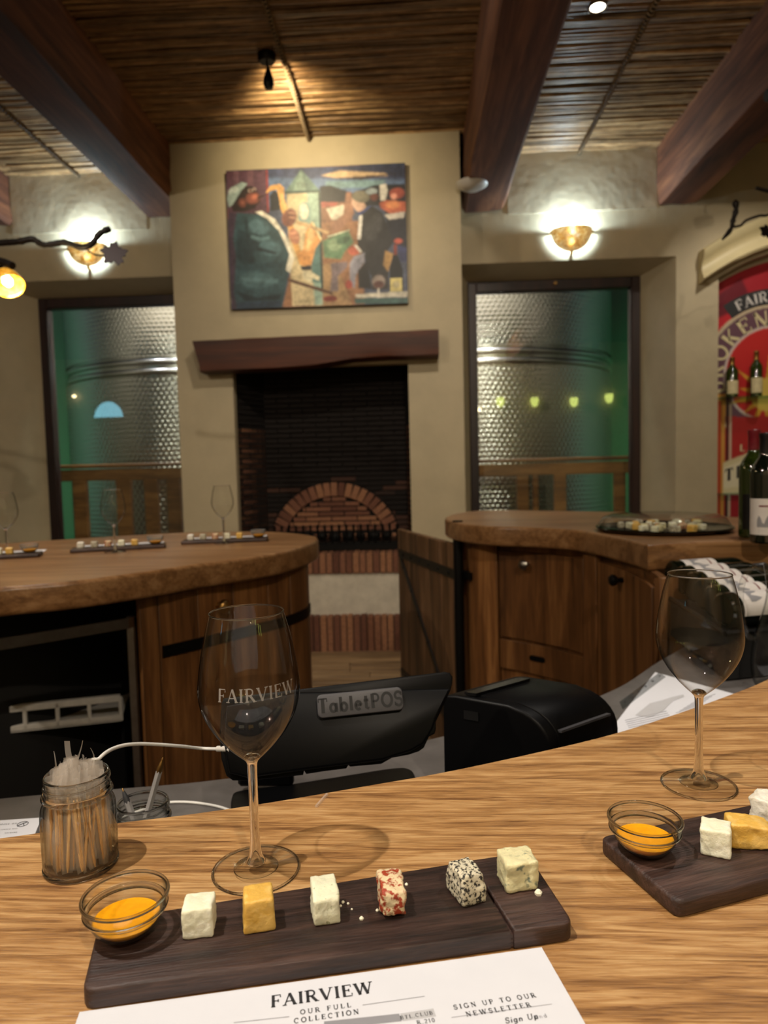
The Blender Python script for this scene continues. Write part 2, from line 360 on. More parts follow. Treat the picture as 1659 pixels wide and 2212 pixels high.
# stroke lettering: every letter is strokes with widths and serif feet, drawn in our own shapes
def arc(cx, cy, rx, ry, a0, a1, n=12):
    return [(cx+rx*math.cos(math.radians(a0+(a1-a0)*i/n)), cy+ry*math.sin(math.radians(a0+(a1-a0)*i/n))) for i in range(n+1)]
T_, t_ = 1.0, .42
GL = {
 'A': (.84, [([(.1, 0), (.42, 1)], t_), ([(.42, 1), (.74, 0)], T_), ([(.2, .33), (.62, .33)], t_)], [(.1, 0), (.74, 0)]),
 'B': (.74, [([(.17, 0), (.17, 1)], T_), ([(.17, .97), (.4, .97)]+arc(.4, .75, .18, .22, 90, -90)+[(.17, .53)], t_+.2), ([(.4, .53)]+arc(.42, .28, .22, .25, 90, -90)+[(.17, .03)], t_+.2)], [(.12, 0), (.12, 1)]),
 'C': (.8, [(arc(.42, .5, .34, .47, 50, 310, 18), .75), ([(.66, .66), (.66, .98)], t_)], []),
 'D': (.84, [([(.17, 0), (.17, 1)], T_), ([(.17, .97), (.38, .97)]+arc(.38, .5, .36, .47, 90, -90, 16)+[(.17, .03)], .65)], [(.12, 0), (.12, 1)]),
 'E': (.74, [([(.17, 0), (.17, 1)], T_), ([(.1, .97), (.62, .97), (.62, .78)], t_), ([(.17, .52), (.48, .52)], t_), ([(.48, .4), (.48, .64)], t_), ([(.1, .03), (.66, .03), (.66, .25)], t_)], []),
 'F': (.7, [([(.17, 0), (.17, 1)], T_), ([(.1, .97), (.62, .97), (.62, .76)], t_), ([(.17, .5), (.48, .5)], t_), ([(.48, .38), (.48, .62)], t_)], [(.17, 0)]),
 'G': (.86, [(arc(.44, .5, .36, .47, 50, 340, 18), .75), ([(.7, .42), (.7, .08)], T_), ([(.66, .66), (.66, .98)], t_)], [(.68, .42)]),
 'H': (.9, [([(.17, 0), (.17, 1)], T_), ([(.73, 0), (.73, 1)], T_), ([(.17, .5), (.73, .5)], t_)], [(.17, 0), (.17, 1), (.73, 0), (.73, 1)]),
 'I': (.4, [([(.2, 0), (.2, 1)], T_)], [(.2, 0), (.2, 1)]),
 'K': (.84, [([(.17, 0), (.17, 1)], T_), ([(.2, .4), (.66, 1)], t_), ([(.34, .58), (.7, 0)], T_)], [(.17, 0), (.17, 1), (.7, 0), (.66, 1)]),
 'L': (.7, [([(.17, 0), (.17, 1)], T_), ([(.1, .03), (.62, .03), (.62, .28)], t_)], [(.17, 1)]),
 'M': (1.0, [([(.14, 0), (.17, 1)], t_), ([(.17, 1), (.5, .1)], T_), ([(.5, .1), (.82, 1)], t_), ([(.82, 1), (.84, 0)], T_)], [(.14, 0), (.84, 0)]),
 'N': (.88, [([(.16, 0), (.16, 1)], t_), ([(.16, 1), (.72, 0)], T_), ([(.72, 0), (.72, 1)], t_)], [(.16, 0), (.72, 1), (.12, 1)]),
 'O': (.88, [(arc(.44, .5, .35, .47, 0, 360, 24), .8)], []),
 'P': (.72, [([(.17, 0), (.17, 1)], T_), ([(.17, .97), (.38, .97)]+arc(.38, .72, .22, .25, 90, -90)+[(.17, .47)], .6)], [(.17, 0), (.12, 1)]),
 'R': (.84, [([(.17, 0), (.17, 1)], T_), ([(.17, .97), (.38, .97)]+arc(.38, .73, .22, .24, 90, -90)+[(.17, .49)], .6), ([(.4, .49), (.72, .0)], T_)], [(.17, 0), (.12, 1), (.74, 0)]),
 'S': (.68, [(arc(.34, .73, .22, .24, 30, 250, 12)+arc(.34, .27, .24, .25, 70, -150, 12), .75), ([(.56, .72), (.56, .96)], t_), ([(.1, .05), (.1, .28)], t_)], []),
 'T': (.76, [([(.38, 0), (.38, 1)], T_), ([(.08, .76), (.08, .97), (.68, .97), (.68, .76)], t_)], [(.38, 0)]),
 'U': (.86, [([(.17, 1), (.17, .35)]+arc(.44, .35, .27, .33, 180, 360)+[(.71, 1)], .7)], [(.17, 1), (.71, 1)]),
 'V': (.84, [([(.1, 1), (.42, 0)], T_), ([(.42, 0), (.74, 1)], t_)], [(.1, 1), (.74, 1)]),
 'W': (1.2, [([(.1, 1), (.36, 0)], T_), ([(.36, 0), (.6, .95)], t_), ([(.6, .95), (.84, 0)], T_), ([(.84, 0), (1.1, 1)], t_)], [(.1, 1), (.6, 1), (1.1, 1)]),
 'a': (.66, [(arc(.3, .3, .2, .27, 0, 360, 16), .8), ([(.52, .62), (.52, 0)], .9)], []),
 'b': (.68, [([(.14, 0), (.14, 1)], .9), (arc(.36, .3, .2, .27, 0, 360, 16), .8)], []),
 'c': (.56, [(arc(.3, .3, .2, .27, 50, 310, 14), .8)], []),
 'd': (.68, [([(.54, 0), (.54, 1)], .9), (arc(.32, .3, .2, .27, 0, 360, 16), .8)], []),
 'e': (.62, [([(.1, .32), (.5, .32)]+arc(.3, .3, .2, .27, 5, 310, 14), .8)], []),
 'g': (.66, [(arc(.3, .3, .2, .27, 0, 360, 16), .8), ([(.52, .6), (.52, -.15), (.3, -.28), (.12, -.2)], .8)], []),
 'h': (.66, [([(.14, 0), (.14, 1)], .9), ([(.14, .45), (.3, .58), (.5, .48), (.5, 0)], .8)], []),
 'i': (.3, [([(.15, 0), (.15, .6)], .9), ([(.15, .78), (.15, .9)], .9)], []),
 'l': (.3, [([(.15, 0), (.15, 1)], .9)], []),
 'n': (.66, [([(.14, 0), (.14, .6)], .9), ([(.14, .45), (.3, .58), (.5, .48), (.5, 0)], .8)], []),
 'o': (.62, [(arc(.3, .3, .2, .27, 0, 360, 16), .8)], []),
 'p': (.68, [([(.14, -.3), (.14, .6)], .9), (arc(.36, .3, .2, .27, 0, 360, 16), .8)], []),
 's': (.5, [(arc(.25, .44, .14, .14, 30, 250, 8)+arc(.25, .16, .15, .14, 70, -150, 8), .8)], []),
 't': (.46, [([(.2, .9), (.2, .1), (.38, .02)], .9), ([(.04, .6), (.38, .6)], .7)], []),
 '2': (.62, [(arc(.3, .72, .2, .24, 160, -20, 10)+[(.1, .04), (.54, .04)], .8)], []),
 '1': (.4, [([(.08, .8), (.22, 1), (.22, 0)], .9)], []), '0': (.66, [(arc(.32, .5, .22, .46, 0, 360, 18), .8)], []),
 '.': (.26, [([(.12, 0), (.12, .12)], 1)], []), '-': (.5, [([(.1, .4), (.4, .4)], .8)], []), ' ': (.4, [], []),
}
def lettering(g, text, size, fn, wt=.15, track=.12, serif=True, center=True):
    """strokes of the text, mapped through fn(u, v) onto the printed surface"""
    tot = sum(GL[c][0]+track for c in text)-track
    x = -tot/2 if center else 0
    for c in text:
        w, strokes, sf = GL[c]
        segs = list(strokes)+([([(a-.13, min(max(b, .03), .97)), (a+.13, min(max(b, .03), .97))], .4) for a, b in sf] if serif else [])
        for pts, k in segs:
            hw = wt*k/2; n = len(pts); L = []
            for i in range(n):
                a = pts[max(i-1, 0)]; b = pts[min(i+1, n-1)]; dx, dy = b[0]-a[0], b[1]-a[1]; d = math.hypot(dx, dy) or 1
                L.append((pts[i], (-dy/d*hw, dx/d*hw)))
            vs = []
            for (p, q) in L:
                vs.append(fn((x+p[0]+q[0])*size, (p[1]+q[1])*size)); vs.append(fn((x+p[0]-q[0])*size, (p[1]-q[1])*size))
            g.add(vs, [(2*i, 2*i+1, 2*i+3, 2*i+2) for i in range(n-1)])
        x += w+track
    return g

def raster(w, h, polys, blur=1, bg='000000', noise_amt=.0):
    """paint flat shapes (x, y from 0 to 1, y down) into a colour grid"""
    img = np.zeros((h, w, 3)); img[:] = srgb(bg)[:3]
    X, Y = np.meshgrid((np.arange(w)+.5)/w, (np.arange(h)+.5)/h)
    for col, pts, *soft in polys:
        c = np.array(srgb(col)[:3])
        if pts[0] == 'e':
            _, cx, cy, rx, ry, rot = pts; ca, sa = math.cos(rot), math.sin(rot)
            m = (((X-cx)*ca+(Y-cy)*sa)/rx)**2+((-(X-cx)*sa+(Y-cy)*ca)/ry)**2 < 1
        else:
            m = np.zeros((h, w), bool); n = len(pts)
            for i in range(n):
                (x1, y1), (x2, y2) = pts[i], pts[(i+1) % n]
                if y1 == y2: continue
                cnd = ((y1 > Y) != (y2 > Y)) & (X < (x2-x1)*(Y-y1)/(y2-y1)+x1); m ^= cnd
        m = m.astype(float)
        for _ in range(soft[0] if soft else 1):
            m = (m+np.roll(m, 1, 0)+np.roll(m, -1, 0)+np.roll(m, 1, 1)+np.roll(m, -1, 1))/5
        img = img*(1-m[..., None])+c*m[..., None]
    if noise_amt:
        rs = np.random.RandomState(3); nz = np.zeros((h, w))
        for k in (4, 10, 24):
            a = rs.rand(h//k+2, w//k+2); yi, xi = np.arange(h)/k, np.arange(w)/k
            y0, x0 = yi.astype(int), xi.astype(int); fy, fx = (yi-y0)[:, None], (xi-x0)[None]
            nz += (a[y0][:, x0]*(1-fy)*(1-fx)+a[y0+1][:, x0]*fy*(1-fx)+a[y0][:, x0+1]*(1-fy)*fx+a[y0+1][:, x0+1]*fy*fx)-.5
        img *= np.clip(1+noise_amt*nz, .2, 2)[..., None]
    return np.clip(img, 0, 1)
def picture(name, img, fn, mat, parent, w=True):
    h, wd_ = img.shape[:2]; g = G().grid(fn, wd_, h); o = g.obj(name, mat, parent, 0, w)
    me = o.data; ca = me.color_attributes.new('Col', 'FLOAT_COLOR', 'CORNER')
    cols = np.ones((len(me.polygons), 4, 4), np.float32); cols[:, :, :3] = img.reshape(-1, 1, 3)
    ca.data.foreach_set('color', cols.ravel()); return o

# ------------------------------------------------------------------ the room
YB, YW, YF = 5.55, 6.0, 6.36
ZC = oy(680, 300, YB).z                      # ceiling height at the wall
SL = .011                                    # the ceiling falls slightly towards the wall
def zc(y): return ZC+(YW-y)*SL
XL, XR, YN = -8.2, 5.2, -2.9
# floor
struct(G().box((XL, YN, -.1), (XR, 9.5, -.012)).obj('floor', 'mortar'))
flo = bpy.data.objects['floor']
pk = []
for i in range(22):
    y = 2.75+i*.128
    if y > 5.5: break
    x = -2.2-R.random()*.6
    while x < 1.2:
        L = .9+R.random()*.6
        G().cbox((x, y, -.03), (x+L-.004, y+.124, 0), .003).obj('plank', 'floor_wood', flo); x += L
# ceiling
g = G().box((XL, YN, ZC+.05), (XR, YW+.1, ZC+.3)); cei = struct(g.obj('ceiling', 'ceiling_board'))
bays = [(-4.6, -3.30), (-3.34, -2.12), (-2.1, .52), (.5, 2.25), (2.2, 4.4)]
for (xa_, xb_) in bays:
    y = 3.9
    while y < YW:
        r = R.uniform(.0125, .018); y += r; z = zc(y)+.02+R.uniform(-.009, .006); ph = R.random()*9; n = max(6, int((xb_-xa_)*6))
        pts = [(xa_+(xb_-xa_)*k/n, y+.006*math.sin(ph+k*.5)+R.uniform(-.0015, .0015), z+.004*math.sin(ph*2+k*.7)) for k in range(n+1)]
        G().tube(pts, [r*R.uniform(.9, 1.08) for _ in pts], 7).obj('reed', 'reed', cei, 60)
        y += r*R.choice((.8, .9, 1.0, 1.2, 1.9))
g = G()
for i in range(84):
    y = 1.0+i*.0345; g.tube([(-4.6, y, zc(y)+.02), (-1, y+R.uniform(-.008, .008), zc(y)+.018), (1.2, y+R.uniform(-.008, .008), zc(y)+.022), (4.4, y, zc(y)+.02)], R.uniform(.014, .018), 6)
o = g.obj('reed_field', 'reed', cei, 50); o['kind'] = 'stuff'
# ceiling battens bound with wire, running towards the wall
for k, (px, py, lab) in enumerate(((668, 305, 'reed batten bound with cord on the ceiling above the painting'), (1250, 345, 'reed batten bound with cord on the ceiling above the right wall lamp'), (170, 378, 'reed batten bound with cord on the ceiling above the left wall lamp'))):
    ye = YB if k == 0 else YW; X = oy(px, py, ye).x
    t = thing('ceiling_batten', lab, 'batten', (X, ye-.01, zc(ye)-.02), 0, 'bound battens under the reed ceiling')
    rr = .010
    pts = [(X+.004*math.sin(i*1.7+k), 3.0+(ye-.012-3.0)*i/30, zc(3.0+(ye-3.0)*i/30)-.014) for i in range(31)]
    G().tube(pts, rr, 8).obj('rod', 'rod_wood', t, 50)
    g = G(); y = 3.0
    while y < ye-.03:
        g.tube([(X, y, zc(y)-.014), (X, y+.007, zc(y)-.014), (X, y+.014, zc(y)-.014)], [rr*1.0, rr*1.9, rr*1.0], 7); y += .036
    o = g.obj('cord_binding', 'binding', t, 60); o['kind'] = 'stuff'
# beams
def beam(x0, x1, label, zb, yend, seed, y0=-2.8):
    t = 0; rr = random.Random(seed); cxm = (x0+x1)/2
    nseg = 40; vs = []; ring = []
    w = (x1-x0)/2; prof = []
    for (a, b) in ((-1, 1), (-1, .3), (-1, -.3), (-1, -.86), (-.88, -1), (-.3, -1), (.3, -1), (.88, -1), (1, -.86), (1, -.3), (1, .3), (1, 1)): prof.append((a, b))
    for i in range(nseg+1):
        y = y0+(yend-y0)*i/nseg; zt = zc(y)+.05; zbb = zb+(yend-y)*SL
        for (a, b) in prof:
            nn = noise.noise(Vector((a*2+seed*5, y*1.1, b*2)))*.022
            vs.append(Vector((cxm+a*(w+nn), y, (zt+zbb)/2+b*(zt-zbb)/2+(nn if b < 0 else 0))))
    n = len(prof); g = G(); g.add(vs, [(i*n+k, i*n+(k+1) % n, (i+1)*n+(k+1) % n, (i+1)*n+k) for i in range(nseg) for k in range(n)]+[tuple(range(n)), tuple(range(nseg*n+n-1, nseg*n-1, -1))])
    return tag(g.obj('ceiling_beam', 'beam_wood', None, 40), label, 'beam', 'ceiling beams')
zb1 = oy(335, 470, YW).z
X1 = oy(365, 312, YB).x
beam(X1-.37, X1, 'rough brown ceiling beam ending at the left edge of the chimney breast', zb1, YW-.01, 1)
xa = oy(996, 450, YW).x; beam(xa, oy(1088, 450, YW).x, 'rough brown ceiling beam with the white detector, right of the painting', oy(1040, 456, YW).z, YW-.01, 2)
xb = oy(1418, 440, YW).x; beam(xb, xb+.33, 'rough brown ceiling beam right of the right wall lamp', oy(1440, 443, YW).z, YW-.01, 3)
xz = oy(24, 430, YW).x; beam(xz-.36, xz, 'rough brown ceiling beam at the far left edge', oy(10, 490, YW).z, YW-.01, 4)

# back wall with two splayed window openings and the poster niche
def lerp(a, b, t): return a+(b-a)*t
class WIN: pass
def window_dims(oL, oR, otop, fL, fR, ftop, zbot):
    w = WIN(); w.o0 = oy(oL, 800, YW).x; w.o1 = oy(oR, 800, YW).x; w.ot = oy((oL+oR)/2, otop, YW).z
    w.f0 = oy(fL, 800, YF).x; w.f1 = oy(fR, 800, YF).x; w.ft = oy((fL+fR)/2, ftop, YF).z; w.zb = zbot; return w
XC0, XC1 = oy(378, 700, YB).x, oy(999, 700, YB).x        # chimney breast sides
wr = window_dims(1003, 1460, 562, 1014, 1382, 604, .55)
wl = window_dims(-30, 470, 602, 92, 440, 640, .55)
wl.o1 = XC0+.12; wl.f1 = XC0+.10; wr.o0 = XC1-.02; wr.f0 = oy(1013, 800, YF).x
NX0 = oy(1551, 800, YW).x; NX1 = NX0+1.42; NZ = oy(1551, 600, YW).z; NR = .22; nzb = .3
wall = G(); TH = .12
def wq(x0, x1, z0, z1):
    wall.grid(lambda u, v: Vector((lerp(x0, x1, u), YW, lerp(z0, z1, v))), max(1, int((x1-x0)/.4)), max(1, int((z1-z0)/.4)))
zt = ZC+.06
wq(XL, wl.o0, 0, zt); wq(wl.o0, wl.o1, wl.ot, zt); wq(wl.o0, wl.o1, 0, wl.zb)
wq(wl.o1, wr.o0, 0, zt)
wq(wr.o0, wr.o1, wr.ot, zt); wq(wr.o0, wr.o1, 0, wr.zb)
wq(wr.o1, NX0, 0, zt); wq(NX1, XR, 0, zt); wq(NX0, NX1, 0, nzb)
na = 24
def archz(x): 
    c = (NX0+NX1)/2; return NZ+NR*(1-((x-c)/((NX1-NX0)/2))**2)
for i in range(na):
    a, b = lerp(NX0, NX1, i/na), lerp(NX0, NX1, (i+1)/na)
    wall.quad((a, YW, archz(a)), (b, YW, archz(b)), (b, YW, zt), (a, YW, zt))
    wall.quad((a, YW, archz(a)), (a, YW+.14, archz(a)), (b, YW+.14, archz(b)), (b, YW, archz(b)))
wall.quad((NX0, YW, nzb), (NX0, YW+.14, nzb), (NX0, YW+.14, NZ), (NX0, YW, NZ)); wall.quad((NX1, YW, nzb), (NX1, YW+.14, nzb), (NX1, YW+.14, NZ), (NX1, YW, NZ))
wall.quad((NX0, YW, nzb), (NX1, YW, nzb), (NX1, YW+.14, nzb), (NX0, YW+.14, nzb))
wall.quad((NX0, YW+.14, nzb), (NX1, YW+.14, nzb), (NX1, YW+.14, zt), (NX0, YW+.14, zt))
for w in (wl, wr):
    wall.quad((w.o0, YW, w.ot), (w.o1, YW, w.ot), (w.f1, YF, w.ft), (w.f0, YF, w.ft))
    wall.quad((w.o0, YW, w.zb), (w.o0, YW, w.ot), (w.f0, YF, w.ft), (w.f0, YF, w.zb))
    wall.quad((w.o1, YW, w.zb), (w.f1, YF, w.zb), (w.f1, YF, w.ft), (w.o1, YW, w.ot))
    wall.quad((w.o0, YW, w.zb), (w.f0, YF, w.zb), (w.f1, YF, w.zb), (w.o1, YW, w.zb))
struct(wall.obj('wall_back', 'plaster'))
# upper band of smooth troweled plaster between the beams
g = G(); zl = oy(1240, 457, YW).z
for (a, b) in ((XC1+.42, xb), (xz, X1-.37)):
    g.grid(lambda u, v: Vector((lerp(a, b, u), YW-.006-.004*noise.noise(Vector((u*5+a, v*3, 0))), lerp(zl, ZC+.04, v))), 12, 6)
    g.quad((a, YW, zl-.002), (b, YW, zl-.002), (b, YW-.006, zl), (a, YW-.006, zl))
struct(g.obj('wall_band', 'plaster_smooth', None, 60))
struct(G().box((XL-.1, YN, 0), (XL, YW+.1, ZC+.3)).obj('wall_left', 'plaster'))
struct(G().box((XR, YN, 0), (XR+.1, YW+.1, ZC+.3)).obj('wall_right', 'plaster'))
struct(G().box((XL-.1, YN-.1, 0), (XR+.1, YN, ZC+.3)).obj('wall_near', 'plaster'))

# chimney breast with the fire opening
fx0, fx1 = oy(506, 900, YB).x, oy(884, 900, YB).x
fz1 = oy(700, 790, YB).z; hz = oy(760, 1190, YB-.02).z      # hearth level
FB = YB+.42                                                  # back of the firebox
ch = G()
def cq(x0, x1, z0, z1): ch.grid(lambda u, v: Vector((lerp(x0, x1, u), YB, lerp(z0, z1, v))), max(1, int((x1-x0)/.35)), max(1, int((z1-z0)/.35)))
cq(XC0, fx0, 0, zt); cq(fx1, XC1, 0, zt); cq(fx0, fx1, fz1, zt); cq(fx0, fx1, 0, hz-.02)
for x in (XC0, XC1): ch.quad((x, YB, 0), (x, YW, 0), (x, YW, zt), (x, YB, zt))
xi0, xi1 = fx0+.035, fx1-.01
ch.quad((fx0, YB, hz-.02), (fx0, YB+.10, hz-.02), (fx0, YB+.10, fz1), (fx0, YB, fz1)); ch.quad((fx1, YB, hz-.02), (fx1, YB+.03, hz-.02), (fx1, YB+.03, fz1), (fx1, YB, fz1))
ch.quad((fx0, YB, fz1), (fx1, YB, fz1), (fx1, YB+.1, fz1), (fx0, YB+.1, fz1))
struct(ch.obj('wall_chimney', 'plaster'))

# fireplace: brick lining, arch, hearth bricks, grate
fp = thing('fireplace', 'brick lined open fireplace with an arched brick back under the wooden mantel', 'fireplace', ((fx0+fx1)/2, YB, 0))
g = G()
g.quad((xi0-.05, YB+.06, hz-.02), (xi0+.12, FB, hz-.02), (xi0+.12, FB, 3.3), (xi0-.05, YB+.06, 3.3))
g.quad((xi1+.03, YB+.02, hz-.02), (xi1-.02, FB, hz-.02), (xi1-.02, FB, 3.3), (xi1+.03, YB+.02, 3.3))
g.quad((xi0, FB+.01, hz-.02), (xi1, FB+.01, hz-.02), (xi1, FB+.01, 3.3), (xi0, FB+.01, 3.3))
g.quad((fx0, YB, hz-.001), (fx1, YB, hz-.001), (fx1, FB, hz-.001), (fx0, FB, hz-.001))
g.quad((fx0-.2, YB+.02, fz1+.05), (fx1+.2, YB+.02, fz1+.05), (fx1+.2, FB+.1, 3.3), (fx0-.2, FB+.1, 3.3))
g.obj('firebox_lining', 'soot', fp)
G().box((xi0+.11, FB-.004, hz-.01), (xi1-.02, FB+.008, hz+.62)).obj('mortar_bed', 'soot_mortar', fp)
bh, bp = .034, .042
def bricks_line(p0, p1, z, L, off, parent, mat, name='brick', thick=.02, store=None, zmax=9):
    d = (p1-p0); tot = d.length; d.normalize(); nrm = Vector((d.y, -d.x, 0)); s_ = -off
    while s_ < tot:
        a, b = max(s_, 0), min(s_+L-.008, tot)
        if b-a > .02:
            pr = thick+R.uniform(-.003, .003)
            M = Matrix(((d.x, nrm.x, 0, p0.x), (d.y, nrm.y, 0, p0.y), (0, 0, 1, z), (0, 0, 0, 1)))
            gg = store if store is not None else G()
            gg.cbox((a, 0, 0), (b, pr, bh), .003, M)
            if store is None: gg.obj(name, mat, parent)
        s_ += L
# back wall bricks and arch
acx = oy(725, 1150, FB).x; a_half = (oy(868, 1150, FB).x-oy(585, 1150, FB).x)/2; a_top = oy(725, 1042, FB).z; ah = a_top-hz
Rr = (a_half**2+ah**2)/(2*ah); acz = a_top-Rr; vo = .115
def inside(x, z, rad): return (x-acx)**2+(z-acz)**2 < rad**2
amax = math.asin(min(1, a_half/Rr)); nv = 25
for i in range(nv):
    a = -amax+(2*amax)*(i+.5)/nv; hw = amax/nv*(Rr-vo/2)-.004
    M = Matrix.Translation((acx, FB, acz)) @ Matrix.Rotation(a, 4, 'Y') @ Matrix.Rotation(PI/2, 4, 'X')
    G().cbox((-hw, Rr-vo, 0), (hw, Rr, .035), .004, M).obj('arch_brick', 'brick_red', fp)
stuff = G(); row = 0; z = hz
def sq(v): return math.sqrt(max(0, v))
while z < 3.1:
    low = z < hz+.62; x = xi0+.12-(.11 if row % 2 else 0); zm = z+bh/2
    ro, ri = (sq((Rr+.004)**2-(zm+.01-acz)**2) if zm < acz+Rr else 0), (sq((Rr-vo-.004)**2-(zm+.012-acz)**2) if zm+.012 < acz+Rr-vo else 0)
    ro = max(ro, sq((Rr+.004)**2-(z-acz)**2) if z < acz+Rr else 0)
    while x < xi1-.02:
        a0_, b0_ = max(x, xi0+.12), min(x+.212, xi1-.02)
        for (c0_, c1_, inn) in ((-9, acx-ro, 0), (acx+ro, 9, 0), (acx-ri, acx+ri, 1)) if ro > 0 else ((-9, 9, 0),):
            a, b = max(a0_, c0_), min(b0_, c1_)
            if b-a > .018 and (not inn or ri > 0):
                gg = G() if low else stuff
                gg.cbox((a, FB-.018-R.uniform(0, .004), z), (b, FB+.01, z+bh), .003)
                if low: gg.obj('brick', 'brick_red' if inn else ('brick_soot' if R.random() > (z-hz-.1)/.5 else 'brick_dark'), fp)
        x += .22
    z += bp; row += 1
row = 0; z = hz
while z < fz1+.2:
    low = z < hz+1.0
    for (p0, p1) in ((Vector((xi0+.12, FB, 0)), Vector((xi0-.05, YB+.06, 0))), (Vector((xi1+.03, YB+.02, 0)), Vector((xi1-.02, FB, 0)))):
        bricks_line(p0, p1, z, .22, .11 if row % 2 else 0, fp, 'brick_red', thick=.018, store=None if (low and row % 1 == 0) else stuff)
    z += bp; row += 1
o = stuff.obj('upper_brickwork', 'brick_dark', fp); o['kind'] = 'stuff'
# hearth step: soldier bricks, plaster face, soldier bricks at the floor
yh = YB-.16; hx0, hx1 = fx0-.12, fx1+.1
z1a, z1b = oy(770, 1238, yh).z, oy(770, 1200, yh).z; z2a, z2b = .0, oy(770, 1330, yh-.06).z
G().box((hx0, yh+.01, 0), (hx1, YB, z1a+.002)).obj('hearth_plinth', 'plaster_white', fp)
x = hx0
while x < hx1:
    w = .052+R.uniform(-.003, .003)
    G().cbox((x, yh-.012-R.uniform(0, .006), z1a), (x+w-.008, YB+.03, hz+R.uniform(-.003, .002)), .004).obj('hearth_brick', 'brick_red', fp)
    G().cbox((x, yh-.07-R.uniform(0, .006), -.01), (x+w-.008, yh+.01, z2b+R.uniform(-.004, .004)), .004).obj('hearth_brick', 'brick_red', fp)
    x += w
G().box((hx0, yh-.055, 0), (hx1, yh+.012, z2b-.012)).obj('mortar_bed', 'mortar', fp)
G().box((hx0, yh, z1a), (hx1, YB+.02, hz-.01)).obj('mortar_bed', 'mortar', fp)
# grate
gx0, gx1 = oy(578, 1150, YB+.08).x, oy(862, 1150, YB+.08).x
gt = thing('fire_grate', 'black cast iron fire grate with upright bars standing in the fireplace', 'grate', ((gx0+gx1)/2, YB+.2, hz))
gz1 = oy(720, 1132, YB+.06).z; G().cbox((gx0, YB+.0, hz), (gx1, YB+.05, hz+.055), .006).obj('base_rail', 'iron', gt)
G().cbox((gx0, YB+.01, gz1-.075), (gx1, YB+.03, gz1-.055), .003).obj('top_rail', 'iron', gt)
G().cbox((gx0, YB+.02, hz+.05), (gx1, FB-.04, hz+.07), .003).obj('tray', 'iron', gt)
for i in range(19):
    x = lerp(gx0+.015, gx1-.015, i/18)
    G().tube([(x, YB+.02, hz+.05), (x, YB+.012, gz1-.06), (x, YB+.006, gz1-.01), (x, YB, gz1)], [.008, .008, .012, .004], 6).obj('bar', 'iron', gt, 50)
for i in range(9):
    x = lerp(gx0+.1, gx1-.1, i/8); rr = R.uniform(.04, .06)
    q = G().lathe([(0, -rr), (rr*.8, -rr*.5), (rr, 0), (rr*.7, rr*.6), (0, rr)], 7, Matrix.Translation((x, YB+.2+R.uniform(-.08, .08), hz+.10)) @ Matrix.Rotation(R.random()*3, 4, 'X'))
    tag(q.obj('coal', 'dark_void'), 'black lump of coal lying in the fire grate', 'coal', 'coals in the grate')
# mantel: slab cut from a rough trunk, lower edge bulging at the left
m0, m1 = oy(415, 740, YB-.2), oy(948, 735, YB-.2)
ztop = oy(680, 724, YB-.2).z
def mant(u, v):
    x = lerp(m0.x, m1.x, u)
    lo = {0: .235, .05: .235, .35: .235, .5: .225, .65: .19, .8: .185, 1: .19}; ks = sorted(lo)
    for a, b in zip(ks, ks[1:]):
        if a <= u <= b: hgt = lerp(lo[a], lo[b], (u-a)/(b-a))
    top = ztop+.025*(u-.5)
    prof = [(0, 0), (-.195, 0), (-.2, -.02), (-.2, -.35), (-.197, -.75), (-.19, -.96), (-.17, -1), (0, -1)]
    k = int(round(v*7)); yy, zz = prof[k]; nn = noise.noise(Vector((u*6, k, 3)))*.008
    sh = (.06*(-zz) if u < .01 else 0)
    return Vector((x+sh, YB+yy+nn if yy else YB+.002, top+zz*hgt+(nn if 0 < k < 7 else 0)))
g = G().grid(mant, 40, 7); nb = len(g.v)
g.f.append(tuple(i*41 for i in range(8))); g.f.append(tuple(40+i*41 for i in range(7, -1, -1)))
tag(g.obj('mantel_beam', 'mantel_wood', None, 40), 'thick reddish brown wooden mantel slab above the fireplace opening', 'mantel')

# ------------------------------------------------------------------ windows and the tank room behind
def window(n, w, rail_py, posts, px_mid):
    t = bpy.data.objects.new('window_%d' % n, None); C.objects.link(t); t.location = ((w.f0+w.f1)/2, YF, w.zb); struct(t)
    fw, d = .075, .09
    G().cbox((w.f0, YF-.02, w.zb), (w.f0+fw, YF+d, w.ft), .006).obj('frame_stile', 'frame_wood', t)
    G().cbox((w.f1-fw, YF-.02, w.zb), (w.f1, YF+d, w.ft), .006).obj('frame_stile', 'frame_wood', t)
    G().cbox((w.f0+fw, YF-.018, w.ft-fw-.015), (w.f1-fw, YF+d, w.ft), .006).obj('frame_head', 'frame_wood', t)
    G().cbox((w.f0+fw, YF-.018, w.zb), (w.f1-fw, YF+d, w.zb+fw), .006).obj('frame_foot', 'frame_wood', t)
    G().box((w.f0+fw-.01, YF+.04, w.zb+.05), (w.f1-fw+.01, YF+.048, w.ft-fw)).obj('pane', 'pane_glass', t)
    # rail outside the pane
    yr = YF+.35; zr = oy(px_mid, rail_py, yr).z
    rt = thing('balustrade', 'wooden balustrade with square posts behind the %s window' % ('right' if n == 2 else 'left'), 'railing', ((w.f0+w.f1)/2, yr, 0), 0, 'balustrades outside the windows')
    G().cbox((w.f0-.3, yr, zr-.03), (w.f1+.3, yr+.09, zr+.005), .006).obj('handrail', 'rail_wood', rt)
    G().cbox((w.f0-.3, yr+.02, zr-.155), (w.f1+.3, yr+.06, zr-.045), .006).obj('rail', 'rail_wood', rt)
    for a, b in posts:
        x0, x1 = oy(a, 1100, yr+.02).x, oy(b, 1100, yr+.02).x
        G().cbox((x0, yr+.02, 0), (x1, yr+.08, zr-.15), .006).obj('post', 'rail_wood', rt)
window(1, wl, 1003, [(158, 188), (252, 284), (313, 342), (362, 390)], 250)
